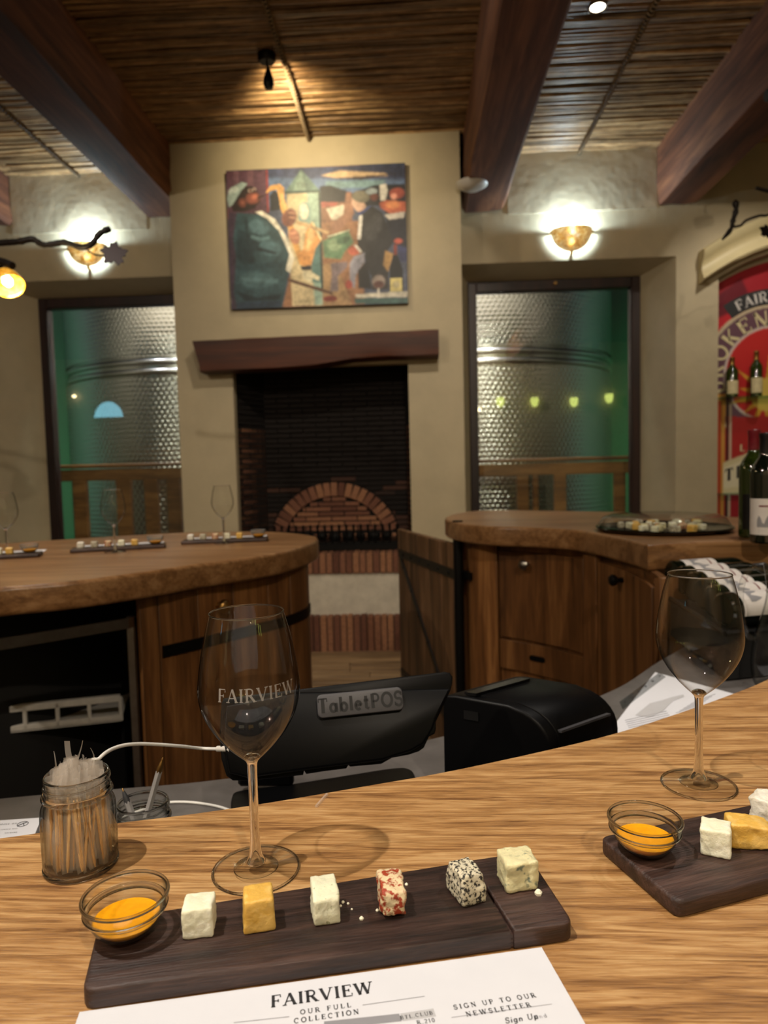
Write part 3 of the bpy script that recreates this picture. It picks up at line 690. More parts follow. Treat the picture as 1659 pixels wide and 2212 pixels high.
window(2, wr, 990, [(1118, 1143), (1152, 1164), (1198, 1224), (1328, 1352)], 1190)
ta = tag(G().tube([(oy(1199, 608, YF-.025).x, YF-.02, oy(1199, 612, YF-.03).z), (oy(1199, 608, YF-.025).x, YF-.045, oy(1199, 612, YF-.03).z)], [.012, .015], 10).obj('latch_knob', 'brass', None, 50), 'small brass knob on the top rail of the right window frame', 'knob')
# tank room shell
struct(G().box((XL, 9.4, -.1), (XR+1.5, 11.6, 0)).obj('floor_far', 'grey_wall')); struct(G().box((XL, 11.5, 0), (XR+1.5, 11.6, 5.2)).obj('wall_far', 'grey_wall')); struct(G().box((XR+1.4, YW+.2, 0), (XR+1.5, 11.5, 5.2)).obj('wall_far_right', 'grey_wall'))
struct(G().box((XL, YW+.2, 0), (XL+.1, 11.5, 5.2)).obj('wall_far_left', 'grey_wall')); struct(G().box((XL, YW+.1, 5.2), (XR+1.5, 11.6, 5.3)).obj('ceiling_far', 'dark_wall'))
def tank(cx, cy, r, label, yl, h=4.6):
    t = thing('wine_tank', label, 'tank', (cx, cy, 0), 0, 'steel tanks behind the windows')
    ht0, ht1 = .9, 2.55; bz = 2.62
    na, pitch = 300, .056
    hexr = pitch*.5
    def surf(z0, z1, nz, pit):
        def fn(u, v):
            a = PI+PI*u; z = lerp(z0, z1, v); s_ = a*r; rowh = pit*.866; best = 9
            r0 = int(z/rowh)
            for rr in (r0, r0+1):
                o = pit/2 if rr % 2 else 0; q = round((s_-o)/pit)*pit+o; dd = math.hypot(s_-q, z-rr*rowh); best = min(best, dd)
            hgt = .008*max(0, 1-(best/(pit*.46))**2)
            return Vector((cx+(r+hgt)*math.cos(a), cy+(r+hgt)*math.sin(a), z))
        return fn
    G().grid(surf(bz, bz+1.3, 110, .052), 340, 96).obj('upper_jacket', 'tank_steel', t, 180)
    G().grid(surf(.5, bz-.2, 150, .056), 340, 150).obj('lower_jacket', 'tank_steel', t, 180)
    for z in (bz-.19, bz-.09):
        G().lathe([(r-.01, z), (r+.012, z+.005), (r+.02, z+.03), (r+.012, z+.06), (r-.01, z+.07)], 96, Matrix.Translation((cx, cy, 0))).obj('hoop', 'tank_steel', t, 180)
    G().lathe([(0, .4), (r-.05, .45), (r-.012, .6), (r-.012, 4.2), (r-.2, 4.5), (0, 4.6)], 96, Matrix.Translation((cx, cy, 0))).obj('shell', 'tank_steel', t, 30)
    for k in range(6):
        a = PI+.35+k*.49; G().tube([(cx+(r-.12)*math.cos(a), cy+(r-.12)*math.sin(a), 0), (cx+(r-.12)*math.cos(a), cy+(r-.12)*math.sin(a), .55)], .03, 8).obj('leg', 'tank_steel', t, 50)
rt_ = 1.55
xr_ = oy(1322, 800, 8.6).x; tank(xr_-rt_, 8.85, rt_, 'dimpled stainless steel wine tank seen through the right window', 0)
xl_ = oy(152, 800, 8.6).x; tank(xl_+rt_, 8.85, rt_, 'dimpled stainless steel wine tank seen through the left window', 0)
light('tank_green_right', 'SPOT', (xr_+.7, 7.2, 2.8), 200, (.04, 1, .38), .1, (xr_+2.6, 8.8, 2.2), 120, .8)
light('tank_green_low', 'SPOT', (xr_+.4, 7.2, .9), 90, (.3, 1, .35), .1, (xr_+1.4, 9.4, .3), 110, .8)
light('tank_green_left', 'SPOT', (xl_-.5, 7.2, 2.8), 230, (.05, 1, .42), .1, (xl_-2.6, 8.8, 2.0), 120, .8)
light('tank_green_left_low', 'SPOT', (xl_-.1, 6.9, .9), 90, (.35, 1, .3), .1, (xl_-.8, 8.4, .0), 110, .8)
for k, (x, y, z, p) in enumerate(((xr_-2.2, 6.75, 4.4, 210), (xr_-1.5, 6.6, 4.7, 120), (xl_+1.7, 6.75, 4.4, 210), (xl_+2.4, 6.6, 4.7, 120), (xl_+.9, 6.6, 4.7, 60))):
    light('tank_room_light', 'POINT', (x, y, z), p, (1, .95, 1), .06)
# ------------------------------------------------------------------ wall lamps
def sconce(px, py, label):
    c = oy(px, py, YW-.02); t = thing('wall_lamp', label, 'wall lamp', (c.x, YW, c.z), 0, 'amber glass wall lamps')
    a, d, hgt = .165, .13, .17; zt_ = c.z+.055
    def fn(u, v):
        al = PI+PI*u; be = PI/2*v
        return Vector((c.x+a*math.cos(al)*math.cos(be), YW-.022+d*math.sin(al)*math.cos(be), zt_-hgt*math.sin(be)**1.0))
    o = G().grid(fn, 40, 18).obj('glass_shade', 'amber_shade', t, 180)
    so = o.modifiers.new('solidify', 'SOLIDIFY'); so.thickness = .005
    G().cbox((c.x-.05, YW-.02, c.z-.06), (c.x+.05, YW-.001, c.z+.05), .004).obj('back_plate', 'brass', t)
    for sx in (-1, 1): G().cbox((c.x+sx*a-.012, YW-.04, zt_-.03), (c.x+sx*a+.012, YW-.0, zt_-.008), .004).obj('clip', 'brass', t)
    G().cbox((c.x-.012, YW-.04, zt_-hgt-.03), (c.x+.012, YW-.0, zt_-hgt-.004), .003).obj('clip', 'brass', t)
    G().tube([(c.x-.055, YW-.07, zt_-.05), (c.x+.055, YW-.07, zt_-.05)], .012, 8).obj('light_bulb', 'led_white', t, 60)
    light('wall_lamp_light', 'POINT', (c.x, YW-.075, zt_-.015), 30, COOL, .025)
    light('wall_lamp_light', 'POINT', (c.x, YW-.05, zt_-.1), 7, COOL, .02)
sconce(1234, 512, 'amber glass bowl wall lamp glowing above the right window')
sconce(190, 545, 'amber glass bowl wall lamp glowing above the left window')

# ------------------------------------------------------------------ painting (flat print on canvas)
def zpt(x, y): return ((x-72)/(1558-72), (y-75)/(1250-75))
def zp(*a): return [zpt(a[i], a[i+1]) for i in range(0, len(a), 2)]
def ze(cx, cy, rx, ry, rot=0): x, y = zpt(cx, cy); return ('e', x, y, rx/1486, ry/1175, rot)
P = [
 ('39466e', zp(60, 60, 1600, 60, 1600, 330, 60, 330)), ('53719c', zp(420, 150, 1600, 220, 1600, 400, 420, 400), 12), ('2b3350', zp(1000, 60, 1600, 60, 1600, 200, 1000, 100), 10),
 ('c9a878', zp(860, 150, 1020, 115, 1400, 155, 1420, 180, 1000, 180), 4), ('3e2f34', zp(980, 182, 1500, 160, 1200, 200), 3), ('6f97a0', zp(900, 200, 1400, 210, 1350, 270, 900, 260), 8),
 ('1d1f26', zp(430, 300, 470, 255, 520, 290, 540, 420, 430, 430), 2), ('22232b', zp(850, 240, 940, 235, 1120, 310, 1300, 250, 1600, 250, 1600, 420, 850, 420), 3),
 ('8a5c3e', zp(850, 380, 1110, 380, 1110, 560, 850, 560), 3), ('b0503c', zp(855, 370, 1000, 380, 980, 410, 860, 415), 2), ('d9d0b8', zp(900, 430, 1050, 400, 1050, 540, 940, 520), 3),
 ('9b6a42', zp(850, 540, 1200, 540, 1200, 1260, 500, 1260, 600, 900), 5), ('a98555', zp(850, 900, 960, 880, 1100, 1260, 700, 1260), 4),
 ('5a3446', zp(60, 60, 420, 60, 420, 450, 60, 450), 2), ('6d4654', zp(130, 60, 180, 60, 180, 400, 130, 400), 3), ('6b4350', zp(250, 60, 300, 60, 300, 300, 250, 300), 3), ('8e2a2e', zp(405, 80, 425, 80, 425, 440, 405, 440), 1),
 ('422f44', zp(60, 430, 150, 430, 150, 1260, 60, 1260), 3), ('d0bd8c', zp(570, 285, 840, 285, 840, 1240, 590, 1240), 2), ('8fb0a0', zp(740, 285, 848, 285, 848, 1240, 780, 1240), 6), ('4f7a78', zp(760, 700, 850, 690, 850, 1060, 760, 1040), 5),
 ('5e7f76', zp(700, 90, 850, 275, 560, 275), 2), ('7c9c8c', zp(700, 95, 740, 275, 620, 275), 5), ('37524c', zp(560, 270, 852, 270, 852, 290, 560, 290), 1), ('7fa39b', zp(670, 400, 700, 365, 750, 370, 770, 420, 765, 545, 665, 520), 1), ('d8d2bb', ze(712, 445, 38, 70), 2), ('33403c', zp(838, 290, 856, 290, 856, 1100, 838, 1100), 1),
 ('2a4c55', zp(150, 430, 330, 450, 460, 520, 560, 700, 590, 830, 560, 1000, 500, 1250, 120, 1250, 100, 1100, 130, 800, 110, 650), 3), ('1b343d', zp(150, 560, 250, 620, 300, 900, 200, 900, 130, 800), 8), ('4b7480', ze(330, 560, 90, 60, .5), 10), ('416873', ze(420, 740, 100, 60, .6), 10), ('1b323b', ze(270, 700, 60, 90, .3), 10), ('20404a', zp(130, 880, 560, 860, 560, 900, 140, 930), 5), ('3c626b', ze(300, 1010, 150, 70, .1), 10), ('162b34', zp(110, 1090, 300, 1160, 500, 1130, 490, 1180, 200, 1190), 5), ('243c52', zp(120, 1190, 500, 1190, 490, 1250, 120, 1250), 4),
 ('182f38', zp(215, 480, 235, 480, 250, 800, 230, 800), 6), ('55808a', zp(260, 620, 340, 650, 420, 640, 420, 665, 330, 680, 260, 650), 5), ('162a33', zp(300, 720, 480, 780, 470, 800, 300, 760), 5), ('4d767f', zp(180, 980, 480, 1010, 470, 1040, 180, 1020), 6),
 ('e2ddc8', zp(300, 430, 360, 425, 470, 500, 560, 650, 620, 830, 580, 960, 545, 930, 580, 800, 500, 600, 400, 490), 2),
 ('2a1a16', zp(100, 350, 200, 210, 290, 215, 340, 280, 355, 340, 300, 400, 220, 425, 120, 420), 3), ('84402c', ze(290, 315, 60, 50, .6), 8), ('b8603f', ze(305, 305, 24, 20), 6), ('6a3222', ze(200, 350, 36, 40), 3), ('8a4a32', ze(200, 352, 16, 20), 3), ('3a2019', zp(330, 300, 420, 285, 330, 330), 2), ('8fa6a0', zp(70, 300, 110, 220, 200, 175, 250, 190, 200, 240, 120, 360, 85, 385), 2), ('b5c5bd', ze(130, 240, 50, 22, -.6), 6), ('c8b8a8', ze(272, 250, 20, 15), 1), ('6a3a2a', ze(272, 250, 16, 12), 1), ('c8b8a8', ze(305, 240, 15, 12), 1), ('6a3a2a', ze(305, 240, 11, 9), 1),
 ('e0a23c', zp(400, 270, 440, 215, 520, 205, 555, 240, 555, 330, 600, 480, 640, 640, 700, 860, 760, 880, 720, 910, 660, 890, 610, 720, 560, 520, 520, 420, 505, 300, 490, 250, 440, 260, 405, 280), 1), ('f0c66a', zp(530, 260, 550, 330, 590, 480, 570, 480, 530, 350), 3),
 ('e59a38', zp(770, 540, 850, 690, 800, 760, 760, 900, 680, 900, 650, 800, 700, 760, 720, 620), 2), ('f2c070', zp(770, 560, 800, 650, 740, 780, 710, 770, 740, 640), 6), ('f3dc98', zp(765, 530, 790, 540, 855, 680, 845, 695), 1), ('caa36a', zp(650, 520, 920, 620, 910, 645, 640, 545), 1),
 ('9a5a40', ze(590, 490, 60, 75, .2), 3), ('7e4430', zp(530, 470, 600, 420, 640, 520, 600, 570, 540, 550), 3), ('b0704e', ze(625, 650, 45, 70, -.2), 3), ('c78a62', zp(580, 440, 640, 450, 640, 465, 580, 455), 1), ('c78a62', zp(590, 480, 645, 490, 645, 505, 590, 495), 1), ('c78a62', zp(590, 620, 650, 610, 650, 625, 590, 635), 1), ('c78a62', zp(600, 660, 660, 650, 660, 665, 600, 675), 1),
 ('d8cfa8', zp(680, 940, 740, 945, 830, 1000, 820, 1035, 770, 1010, 750, 1050, 690, 1010), 2), ('2b2a38', zp(670, 905, 760, 900, 760, 940, 680, 940), 2), ('6a4a34', zp(560, 1000, 930, 1130, 930, 1160, 560, 1030), 1), ('8c2f22', ze(910, 1190, 60, 26), 4),
 ('9c6b4e', zp(930, 560, 1040, 480, 1070, 300, 1110, 300, 1130, 480, 1010, 620, 960, 640), 4), ('5f8a64', zp(860, 700, 1000, 640, 1080, 620, 1120, 720, 1040, 800, 1010, 860, 870, 840), 4), ('86a57e', ze(960, 740, 60, 50), 8), ('c9d2b0', zp(900, 660, 1090, 610, 1085, 622, 905, 672), 1), ('456b4e', ze(1030, 700, 60, 30, -.4), 6),
 ('cfa488', zp(1110, 350, 1180, 340, 1230, 420, 1200, 480, 1150, 460, 1110, 400), 3), ('6e6a58', ze(1190, 340, 75, 50, .4), 3), ('2a3f80', zp(1150, 480, 1270, 420, 1290, 440, 1190, 500), 2), ('26262a', zp(1180, 500, 1280, 420, 1360, 480, 1410, 600, 1460, 720, 1400, 800, 1400, 1000, 1250, 1000, 1210, 860, 1150, 740), 2), ('3c3c40', ze(1290, 600, 60, 120, .3), 12), ('d7d4cc', zp(1170, 500, 1200, 490, 1180, 700, 1150, 700), 1),
 ('c65a38', ze(1120, 790, 50, 40), 3), ('d8d4c8', zp(1120, 745, 1140, 740, 1190, 800, 1170, 812), 1), ('8f8fa0', zp(1120, 840, 1210, 810, 1200, 900, 1130, 1000, 1120, 1110, 1080, 1070, 1080, 900), 4), ('7a6a70', zp(920, 890, 1070, 880, 1060, 930, 980, 1000, 980, 1130, 910, 1130, 930, 980), 4), ('b8432e', ze(1070, 1075, 30, 36), 3), ('1e1c1e', zp(1150, 960, 1230, 870, 1260, 1120, 1150, 1110), 4), ('2b2728', zp(1260, 980, 1400, 960, 1400, 1130, 1260, 1130), 4),
 ('b0853c', zp(1380, 800, 1450, 830, 1400, 980, 1360, 920), 3), ('20222e', zp(1380, 420, 1600, 420, 1600, 800, 1460, 760, 1400, 600), 3), ('c55a2c', zp(1340, 400, 1400, 380, 1560, 400, 1560, 480, 1440, 500, 1350, 440), 3), ('e0863c', ze(1450, 420, 60, 30), 6), ('d8d0c4', zp(1380, 500, 1550, 480, 1540, 530, 1420, 540), 4), ('a0402c', ze(1490, 325, 62, 46), 4), ('d88a70', ze(1460, 350, 26, 26), 4), ('d8d4c8', zp(1345, 250, 1400, 240, 1410, 300, 1390, 380, 1350, 380), 3), ('8a9aa0', ze(1280, 300, 50, 26), 3), ('6b3527', ze(1300, 350, 36, 30), 3),
 ('c24a30', ze(1490, 725, 35, 22), 3), ('2c3468', zp(1480, 760, 1560, 780, 1560, 900, 1500, 900), 5), ('8a3020', zp(1450, 750, 1475, 750, 1475, 850, 1450, 850), 1), ('0e0f12', zp(1445, 840, 1480, 840, 1520, 960, 1520, 1160, 1410, 1160, 1415, 950), 1), ('d4c46a', zp(1415, 1035, 1515, 1035, 1515, 1150, 1415, 1150), 1), ('bdb07c', ze(1465, 1090, 30, 30), 5),
 ('d3cdb8', zp(1120, 1160, 1560, 1150, 1560, 1200, 1130, 1190), 3), ('35605c', zp(1110, 1195, 1560, 1205, 1560, 1255, 1120, 1240), 4), ('93837a', ze(1318, 1060, 55, 55), 4), ('5a2f26', ze(1318, 1085, 45, 32), 4), ('d8d0c0', zp(1310, 1115, 1322, 1115, 1330, 1190, 1300, 1190), 2)]
img = raster(330, 262, P, bg='46506a', noise_amt=.45)
img = .80*img+.20*img.mean(axis=2, keepdims=True)*np.array([1.0, .96, 1.02])
yp = YB-.045
pc = [oy(487, 366, yp), oy(880, 353, yp), oy(877, 661, yp), oy(499, 663, yp)]
px0, px1 = (pc[0].x+pc[3].x)/2, (pc[1].x+pc[2].x)/2; pz1, pz0 = (pc[0].z+pc[1].z)/2, (pc[2].z+pc[3].z)/2
pt = thing('painting', 'colourful canvas painting of a saxophone player beside a tower, above the mantel', 'painting', ((px0+px1)/2, YB, pz0))
G().cbox((px0, yp+.002, pz0), (px1, YB-.003, pz1), .003).obj('canvas_stretcher', 'frame_wood', pt)
picture('painted_canvas', img, lambda u, v: Vector((lerp(px0+.002, px1-.002, u), yp, lerp(pz1-.002, pz0+.002, v))), 'painting_print', pt)
# small picture spot on the ceiling and its lamp
q = oz(576, 118, zc(4.5)-.0); sl = thing('spotlight', 'black ceiling spotlight hanging on a short stem, aimed at the painting', 'spotlight', q)
G().lathe([(0, 0), (.055, 0), (.055, -.03), (.045, -.045), (0, -.045)], 24, Matrix.Translation(q)).obj('ceiling_rose', 'iron', sl, 40)
G().tube([q+Vector((0, 0, -.04)), q+Vector((.004, .0, -.11))], .006, 8).obj('stem', 'iron', sl, 50)
hd = q+Vector((.006, 0, -.10)); dr = (Vector((px0*.45+px1*.55, YB, pz1-.25))-hd).normalized()
G().lathe([(0, -.0), (.010, .0), (.018, -.03), (.031, -.07), (.034, -.1), (.024, -.125), (0, -.128)], 20, Matrix.Translation(q+Vector((.006, 0, -.075)))).obj('lamp_head', 'iron', sl, 50)
light('painting_light', 'SPOT', q+Vector((.02, .05, -.16)), 62, (1, .82, .52), .03, (px0*.5+px1*.5, YB, pz1-.15), 110, 1.0)
light('ceiling_glow_light', 'SPOT', q+Vector((.03, .06, -.13)), 9, (1, .74, .42), .03, q+Vector((.1, .45, .05)), 120, 1.0)
# recessed downlight
q = oz(1291, 15, zc(4.2)-.004); dl = thing('downlight', 'small round recessed downlight shining in the reed ceiling', 'downlight', q)
G().lathe([(.042, .03), (.05, .0), (.056, -.004), (.05, -.008), (.04, -.004), (.036, .03)], 28, Matrix.Translation(q)).obj('trim_ring', 'steel', dl, 50)
G().lathe([(0, .006), (.04, .006)], 28, Matrix.Translation(q)).obj('lens', 'downlight_glow', dl)
for k, (x, y) in enumerate(((-3.2, .9), (-1.9, -.4), (-.6, .9), (.2, -1.0), (1.5, .6), (2.8, 1.3), (-2.6, -1.8))):
    dup(dl, (x, y, zc(y)-.004), 'small round recessed downlight in the ceiling behind the viewer', 'downlights behind the viewer')
# smoke detector
q = oy(1020, 404, YW-.55); zz = bpy.data.objects
tag(G().lathe([(0, .0), (.06, .0), (.115, .03), (.12, .05), (.1, .06), (0, .06)], 36, Matrix.Translation((q.x, q.y, q.z-.02))).obj('smoke_detector', 'white_plastic', None, 50), 'round white detector dome under the middle ceiling beam', 'smoke detector')

# ------------------------------------------------------------------ poster niche
cxn = (NX0+NX1)/2; YP = YW+.135
poster = thing('poster', 'red arched poster with a purple lettered band in the wall niche', 'poster', (cxn, YP, nzb))
pw, phh = NX1-NX0-.01, (archz(cxn)-.06)-nzb
def pq(px, py): v = oy(px, py, YP); return ((v.x-NX0)/pw, 1-(v.z-nzb)/phh)
rc = oy(1668, 808, YP); RO, RI = 137*YP/F, 96*YP/F
cu, cv = (rc.x-NX0)/pw, 1-(rc.z-nzb)/phh
def disc(r, col, soft=1): return (col, ('e', cu, cv, r/pw, r/phh, 0), soft)
def pp(*a): return [pq(a[i], a[i+1]) for i in range(0, len(a), 2)]
PP = [('a81e2c', pp(1545, 560, 2100, 560, 2100, 1200, 1545, 1200)), ('6e1224', pp(1545, 640, 1600, 600, 1640, 690, 1545, 690), 4), ('c42430', pp(1545, 690, 1610, 660, 1610, 730, 1545, 740), 3),
 ('c9b89a', ('e', cu, cv, (RO+.03)/pw, (RO+.03)/phh, 0)), disc(RO, '6b4a58'), disc(RI+.02, 'd8c8c0'), disc(RI, 'c92a2a')]
for k in range(14):
    a = k*2*PI/14+.2; r1 = .36 if k % 2 else .26; cxx, czz = rc.x-.04, rc.z-.17
    def q2(rr, aa): return ((cxx+rr*math.cos(aa)-NX0)/pw, 1-(czz+rr*math.sin(aa)-nzb)/phh)
    PP.append(('e0a83a', [q2(r1, a), q2(.12, a+.2), q2(.12, a-.2)], 1))
PP += [('e8c860', ('e', cu-.04/pw, cv+.17/phh, .14/pw, .14/phh, 0)), ('b52a2a', pp(1568, 900, 2000, 900, 2000, 1000, 1568, 1000)), ('d8a04a', pp(1545, 850, 1566, 850, 1560, 1200, 1540, 1200)), ('c44a2c', pp(1549, 865, 1557, 865, 1555, 1120, 1547, 1120), 1),
 ('2a1c1c', pp(1568, 870, 1573, 870, 1570, 1120, 1565, 1120)), ('cfc0a8', pp(1574, 870, 1579, 870, 1576, 1120, 1571, 1120)), ('d9cfa4', pp(1560, 1000, 1659, 960, 2000, 960, 2000, 1060, 1560, 1068)), ('e6dec0', pp(1562, 1010, 1640, 980, 1640, 1045, 1562, 1055), 2)]
imgp = raster(230, 330, PP, bg='a81e2c')
def pfn(u, v):
    x = NX0+.005+pw*u; z = nzb+phh*(1-v); zm = archz(x)-.045
    return Vector((x, YP-.002, min(z, zm)))
picture('print', imgp, pfn, 'poster_print', poster)
def arcfn(r, a0):
    return lambda u, v: Vector((rc.x+(r+v)*math.sin(u/r+a0), YP-.004, rc.z+(r+v)*math.cos(u/r+a0)))
g = G(); lettering(g, 'BROKEN', .126, arcfn(RI+.018, -.99), .2, .20, False); g.obj('lettering', 'label_cream', poster)
g = G().grid(lambda u, v: arcfn(RO+.025, -.03)((u-.5)*.68, v*.13)+Vector((0, .001, 0)), 20, 1); g.obj('name_ribbon', 'ink', poster)
g = G(); lettering(g, 'FAIRVIEW', .088, arcfn(RO+.046, -.03), .2, .05, True); g.obj('lettering', 'label_white', poster)
b0 = oy(1602, 1030, YP); g = G(); lettering(g, 'TEM', .1, lambda u, v: Vector((b0.x+u, YP-.004, b0.z+v+u*.25)), .24, .2, True); g.obj('lettering', 'ink', poster)
b0 = oy(1612, 975, YP); g = G(); lettering(g, 'LA', .06, lambda u, v: Vector((b0.x+u, YP-.004, b0.z+v)), .26, .3, False); g.obj('lettering', 'label_cream', poster)
# hood moulding over the niche
prof = [(0, 0), (.10, 0), (.115, .02), (.1, .05), (.075, .09), (.07, .13), (.095, .17), (.12, .2), (.125, .245), (.10, .26), (0, .26)]
c0 = oy(1519, 608, YW-.1)
xs = [lerp(c0.x, 2*cxn-c0.x, i/30) for i in range(31)]; half = cxn-c0.x
zs = [c0.z-.0+.30*(1-((x-cxn)/half)**2) for x in xs]
g = G(); vs = []
for x, z in zip(xs, zs): vs += [Vector((x, YW-y, z+h_)) for y, h_ in prof]
n = len(prof); g.add(vs, [(i*n+k, i*n+k+1, (i+1)*n+k+1, (i+1)*n+k) for i in range(30) for k in range(n-1)]+[tuple(range(n)), tuple(range(31*n-1, 30*n-1, -1))])
tag(g.obj('hood_moulding', 'moulding_paint', None, 50), 'cream curved moulding over the poster niche at the right', 'moulding')
# bottles (one kind built with parts, then copied)
BP = [(0, .0), (.033, 0), (.0375, .004), (.0375, .185), (.036, .2), (.028, .218), (.018, .232), (.0148, .245), (.0145, .285), (.0155, .287), (.0155, .295), (.013, .297), (0, .297)]
def bottle(name, label, loc, body='bottle_glass', cap='capsule_black', lab='label_white', group=None, corked=False, art=False):
    t = thing(name, label, 'bottle', loc, 0, group)
    G().lathe(BP, 32).obj('glass_body', body, t, 40, w=False)
    G().lathe([(.0152, .238), (.0156, .25), (.0153, .284), (.0165, .286), (.0165, .297), (.014, .2995), (0, .2995)], 24).obj('capsule' if not corked else 'neck_band', cap, t, 40, w=False)
    a0, a1 = -PI/2-1.25, -PI/2+1.25
    l = G().lathe([(.0379, .024), (.0379, .122)], 20, None, a0, a1).obj('label', lab, t, 180, w=False)
    def on(r): return lambda u, v: Vector((r*math.sin(u/r), -r*math.cos(u/r), v))
    if art:
        g = G(); f = on(.0384)
        g.add([f(-.018+.036*i/8, .045+(.02+.012*math.sin(i*1.3))*j) for i in range(9) for j in (0, 1)], [(2*i, 2*i+2, 2*i+3, 2*i+1) for i in range(8)])
        for k in range(4): g.add([f(-.014, .030+.004*k), f(.014, .030+.004*k), f(.014, .0312+.004*k), f(-.014, .0312+.004*k)], [(0, 1, 2, 3)])
        g.obj('label_print', 'ink_grey', l, 0, w=False)
        g = G().lathe([(.0383, .100), (.0383, .104)], 10, None, -PI/2-.35, -PI/2+.35); g.obj('label_stripe', 'capsule_red', l, 0, w=False)
    return t
# glass shelves in the niche
for k, (py, lab) in enumerate(((857, 'upper glass shelf across the poster niche carrying bottles'), (1067, 'lower glass shelf across the poster niche behind the upright bottles'))):
    z = oy(1600, py, YW-.06).z
    tag(G().cbox((NX0+.003, YW-.06, z-.006), (NX1-.003, YW+.13, z+.004), .002).obj('glass_shelf', 'shelf_glass'), lab, 'shelf', 'glass shelves in the niche')
    if k == 0:
        first = None
        for j, (px, lb) in enumerate(((1581, 'leftmost small dark bottle with cream label on the niche shelf'), (1633, 'second small dark bottle with cream label on the niche shelf'), (1690, 'third small dark bottle with cream label on the niche shelf'))):
            p = oy(px, py, YW+.02); loc = (p.x, YW+.02, z+.004)
            if first is None: first = bottle('shelf_bottle', lb, loc, 'bottle_green', 'brass', 'label_cream', 'bottles on the niche shelf')
            else: o = dup(first, loc, lb)
            (first if j == 0 else o).scale = (1.25, 1.25, 1.1 if j == 0 else 1.25)

# ------------------------------------------------------------------ vine branch lamps
def leaf(parent, c, s_, name='leaf', rot=0, mat='leaf_iron'):
    pts = []
    for k in range(40):
        a = 2*PI*k/40; r_ = s_*(.62+.38*abs(math.cos(2.5*a+rot)))*(1-.12*math.sin(12*a)); pts.append((r_*math.cos(a+rot), r_*math.sin(a+rot)))
    M = Matrix.Translation(c) @ Matrix.Rotation(PI/2-.25, 4, 'X') @ Matrix.Rotation(.25, 4, 'Y')
    g = G().prism(pts, -.002, .002, M); return g.obj(name, mat, parent, 0, w=parent is not None)
yv = 3.0
vb = thing('vine_lamp', 'dark iron vine branch lamp with a leaf and an amber shade at the left edge', 'lamp', oy(-30, 540, yv))
bpnt = [(-160, 520), (-90, 534), (0, 525), (40, 522), (70, 517), (95, 529), (140, 524), (175, 534), (198, 527), (215, 505), (237, 494)]
sp = spline([oy(a, b, yv+.02*math.sin(i*1.3)) for i, (a, b) in enumerate(bpnt)], 6)
G().tube(sp, [.013+.004*noise.noise(Vector((i*.6, 0, 0))) for i in range(len(sp))], 10).obj('branch', 'branch_iron', vb, 60)
G().tube(spline([oy(182, 534, yv), oy(200, 548, yv), oy(220, 552, yv), oy(240, 548, yv)], 5), .0035, 6).obj('tendril', 'branch_iron', vb, 60)
leaf(vb, oy(246, 548, yv-.01), .055, rot=.5)
G().tube(spline([oy(-40, 560, yv), oy(0, 564, yv), oy(27, 574, yv-.03)], 5), .016, 10).obj('twig', 'branch_iron', vb, 60)
cs = oy(6, 588, yv); ax = (oy(30, 634, yv-.06)-cs).normalized()
ML = Matrix.Translation(cs) @ ax.to_track_quat('Z', 'Y').to_matrix().to_4x4()
o = G().lathe([(.012, -.012), (.02, 0), (.038, .02), (.052, .05), (.058, .08), (.06, .098)], 30, ML).obj('amber_shade', 'amber_glow', vb, 60)
so = o.modifiers.new('solidify', 'SOLIDIFY'); so.thickness = .003
G().lathe([(0, .03), (.016, .04), (.022, .062), (.016, .082), (0, .09)], 16, ML).obj('light_bulb', 'bulb_warm', vb, 60)
G().lathe([(.014, -.03), (.014, -.01), (.01, -.01)], 12, ML).obj('socket', 'iron', vb, 60)
light('vine_lamp_light', 'POINT', ML @ Vector((0, 0, .12)), 5, (1, .75, .4), .02)
yv = 4.4
vr = thing('vine_branch', 'dark iron vine branch reaching over the cream niche moulding', 'branch', oy(1700, 470, yv))
G().tube(spline([oy(1700, 440, yv), oy(1660, 464, yv), oy(1640, 466, yv), (oy(1612, 476, yv)), oy(1600, 487, yv), oy(1584, 490, yv)], 6), .0075, 8).obj('tendril', 'branch_iron', vr, 60)
G().tube(spline([oy(1588, 432, yv), oy(1590, 452, yv), oy(1584, 474, yv), oy(1578, 496, yv), oy(1560, 518, yv)], 6), [.006, .016, .02, .02, .018, .014, .012, .016, .018, .015, .014, .013, .014, .018, .012, .014, .012, .01, .014, .015, .014, .012, .01, .008, .006][:25], 8).obj('branch', 'branch_iron', vr, 60)
G().tube(spline([oy(1633, 406, yv), oy(1648, 410, yv), oy(1690, 420, yv)], 5), .011, 8).obj('twig', 'branch_iron', vr, 60)
leaf(vr, oy(1655, 500, yv), .045, rot=.2, mat='branch_iron')
q = oy(1655, 207, 4.1); sl2 = thing('ceiling_fixture', 'dark ceiling spotlight head cut off by the upper right edge', 'spotlight', q)
G().lathe([(0, 0), (.03, 0), (.036, .02), (.034, .1), (.02, .11), (0, .11)], 20, Matrix.Translation(q) @ Matrix.Rotation(1.4, 4, 'Y')).obj('lamp_head', 'iron', sl2, 50)
G().tube([q+Vector((.06, 0, 0)), q+Vector((.06, 0, zc(4.1)-q.z+.01))], .006, 8).obj('stem', 'iron', sl2, 50)

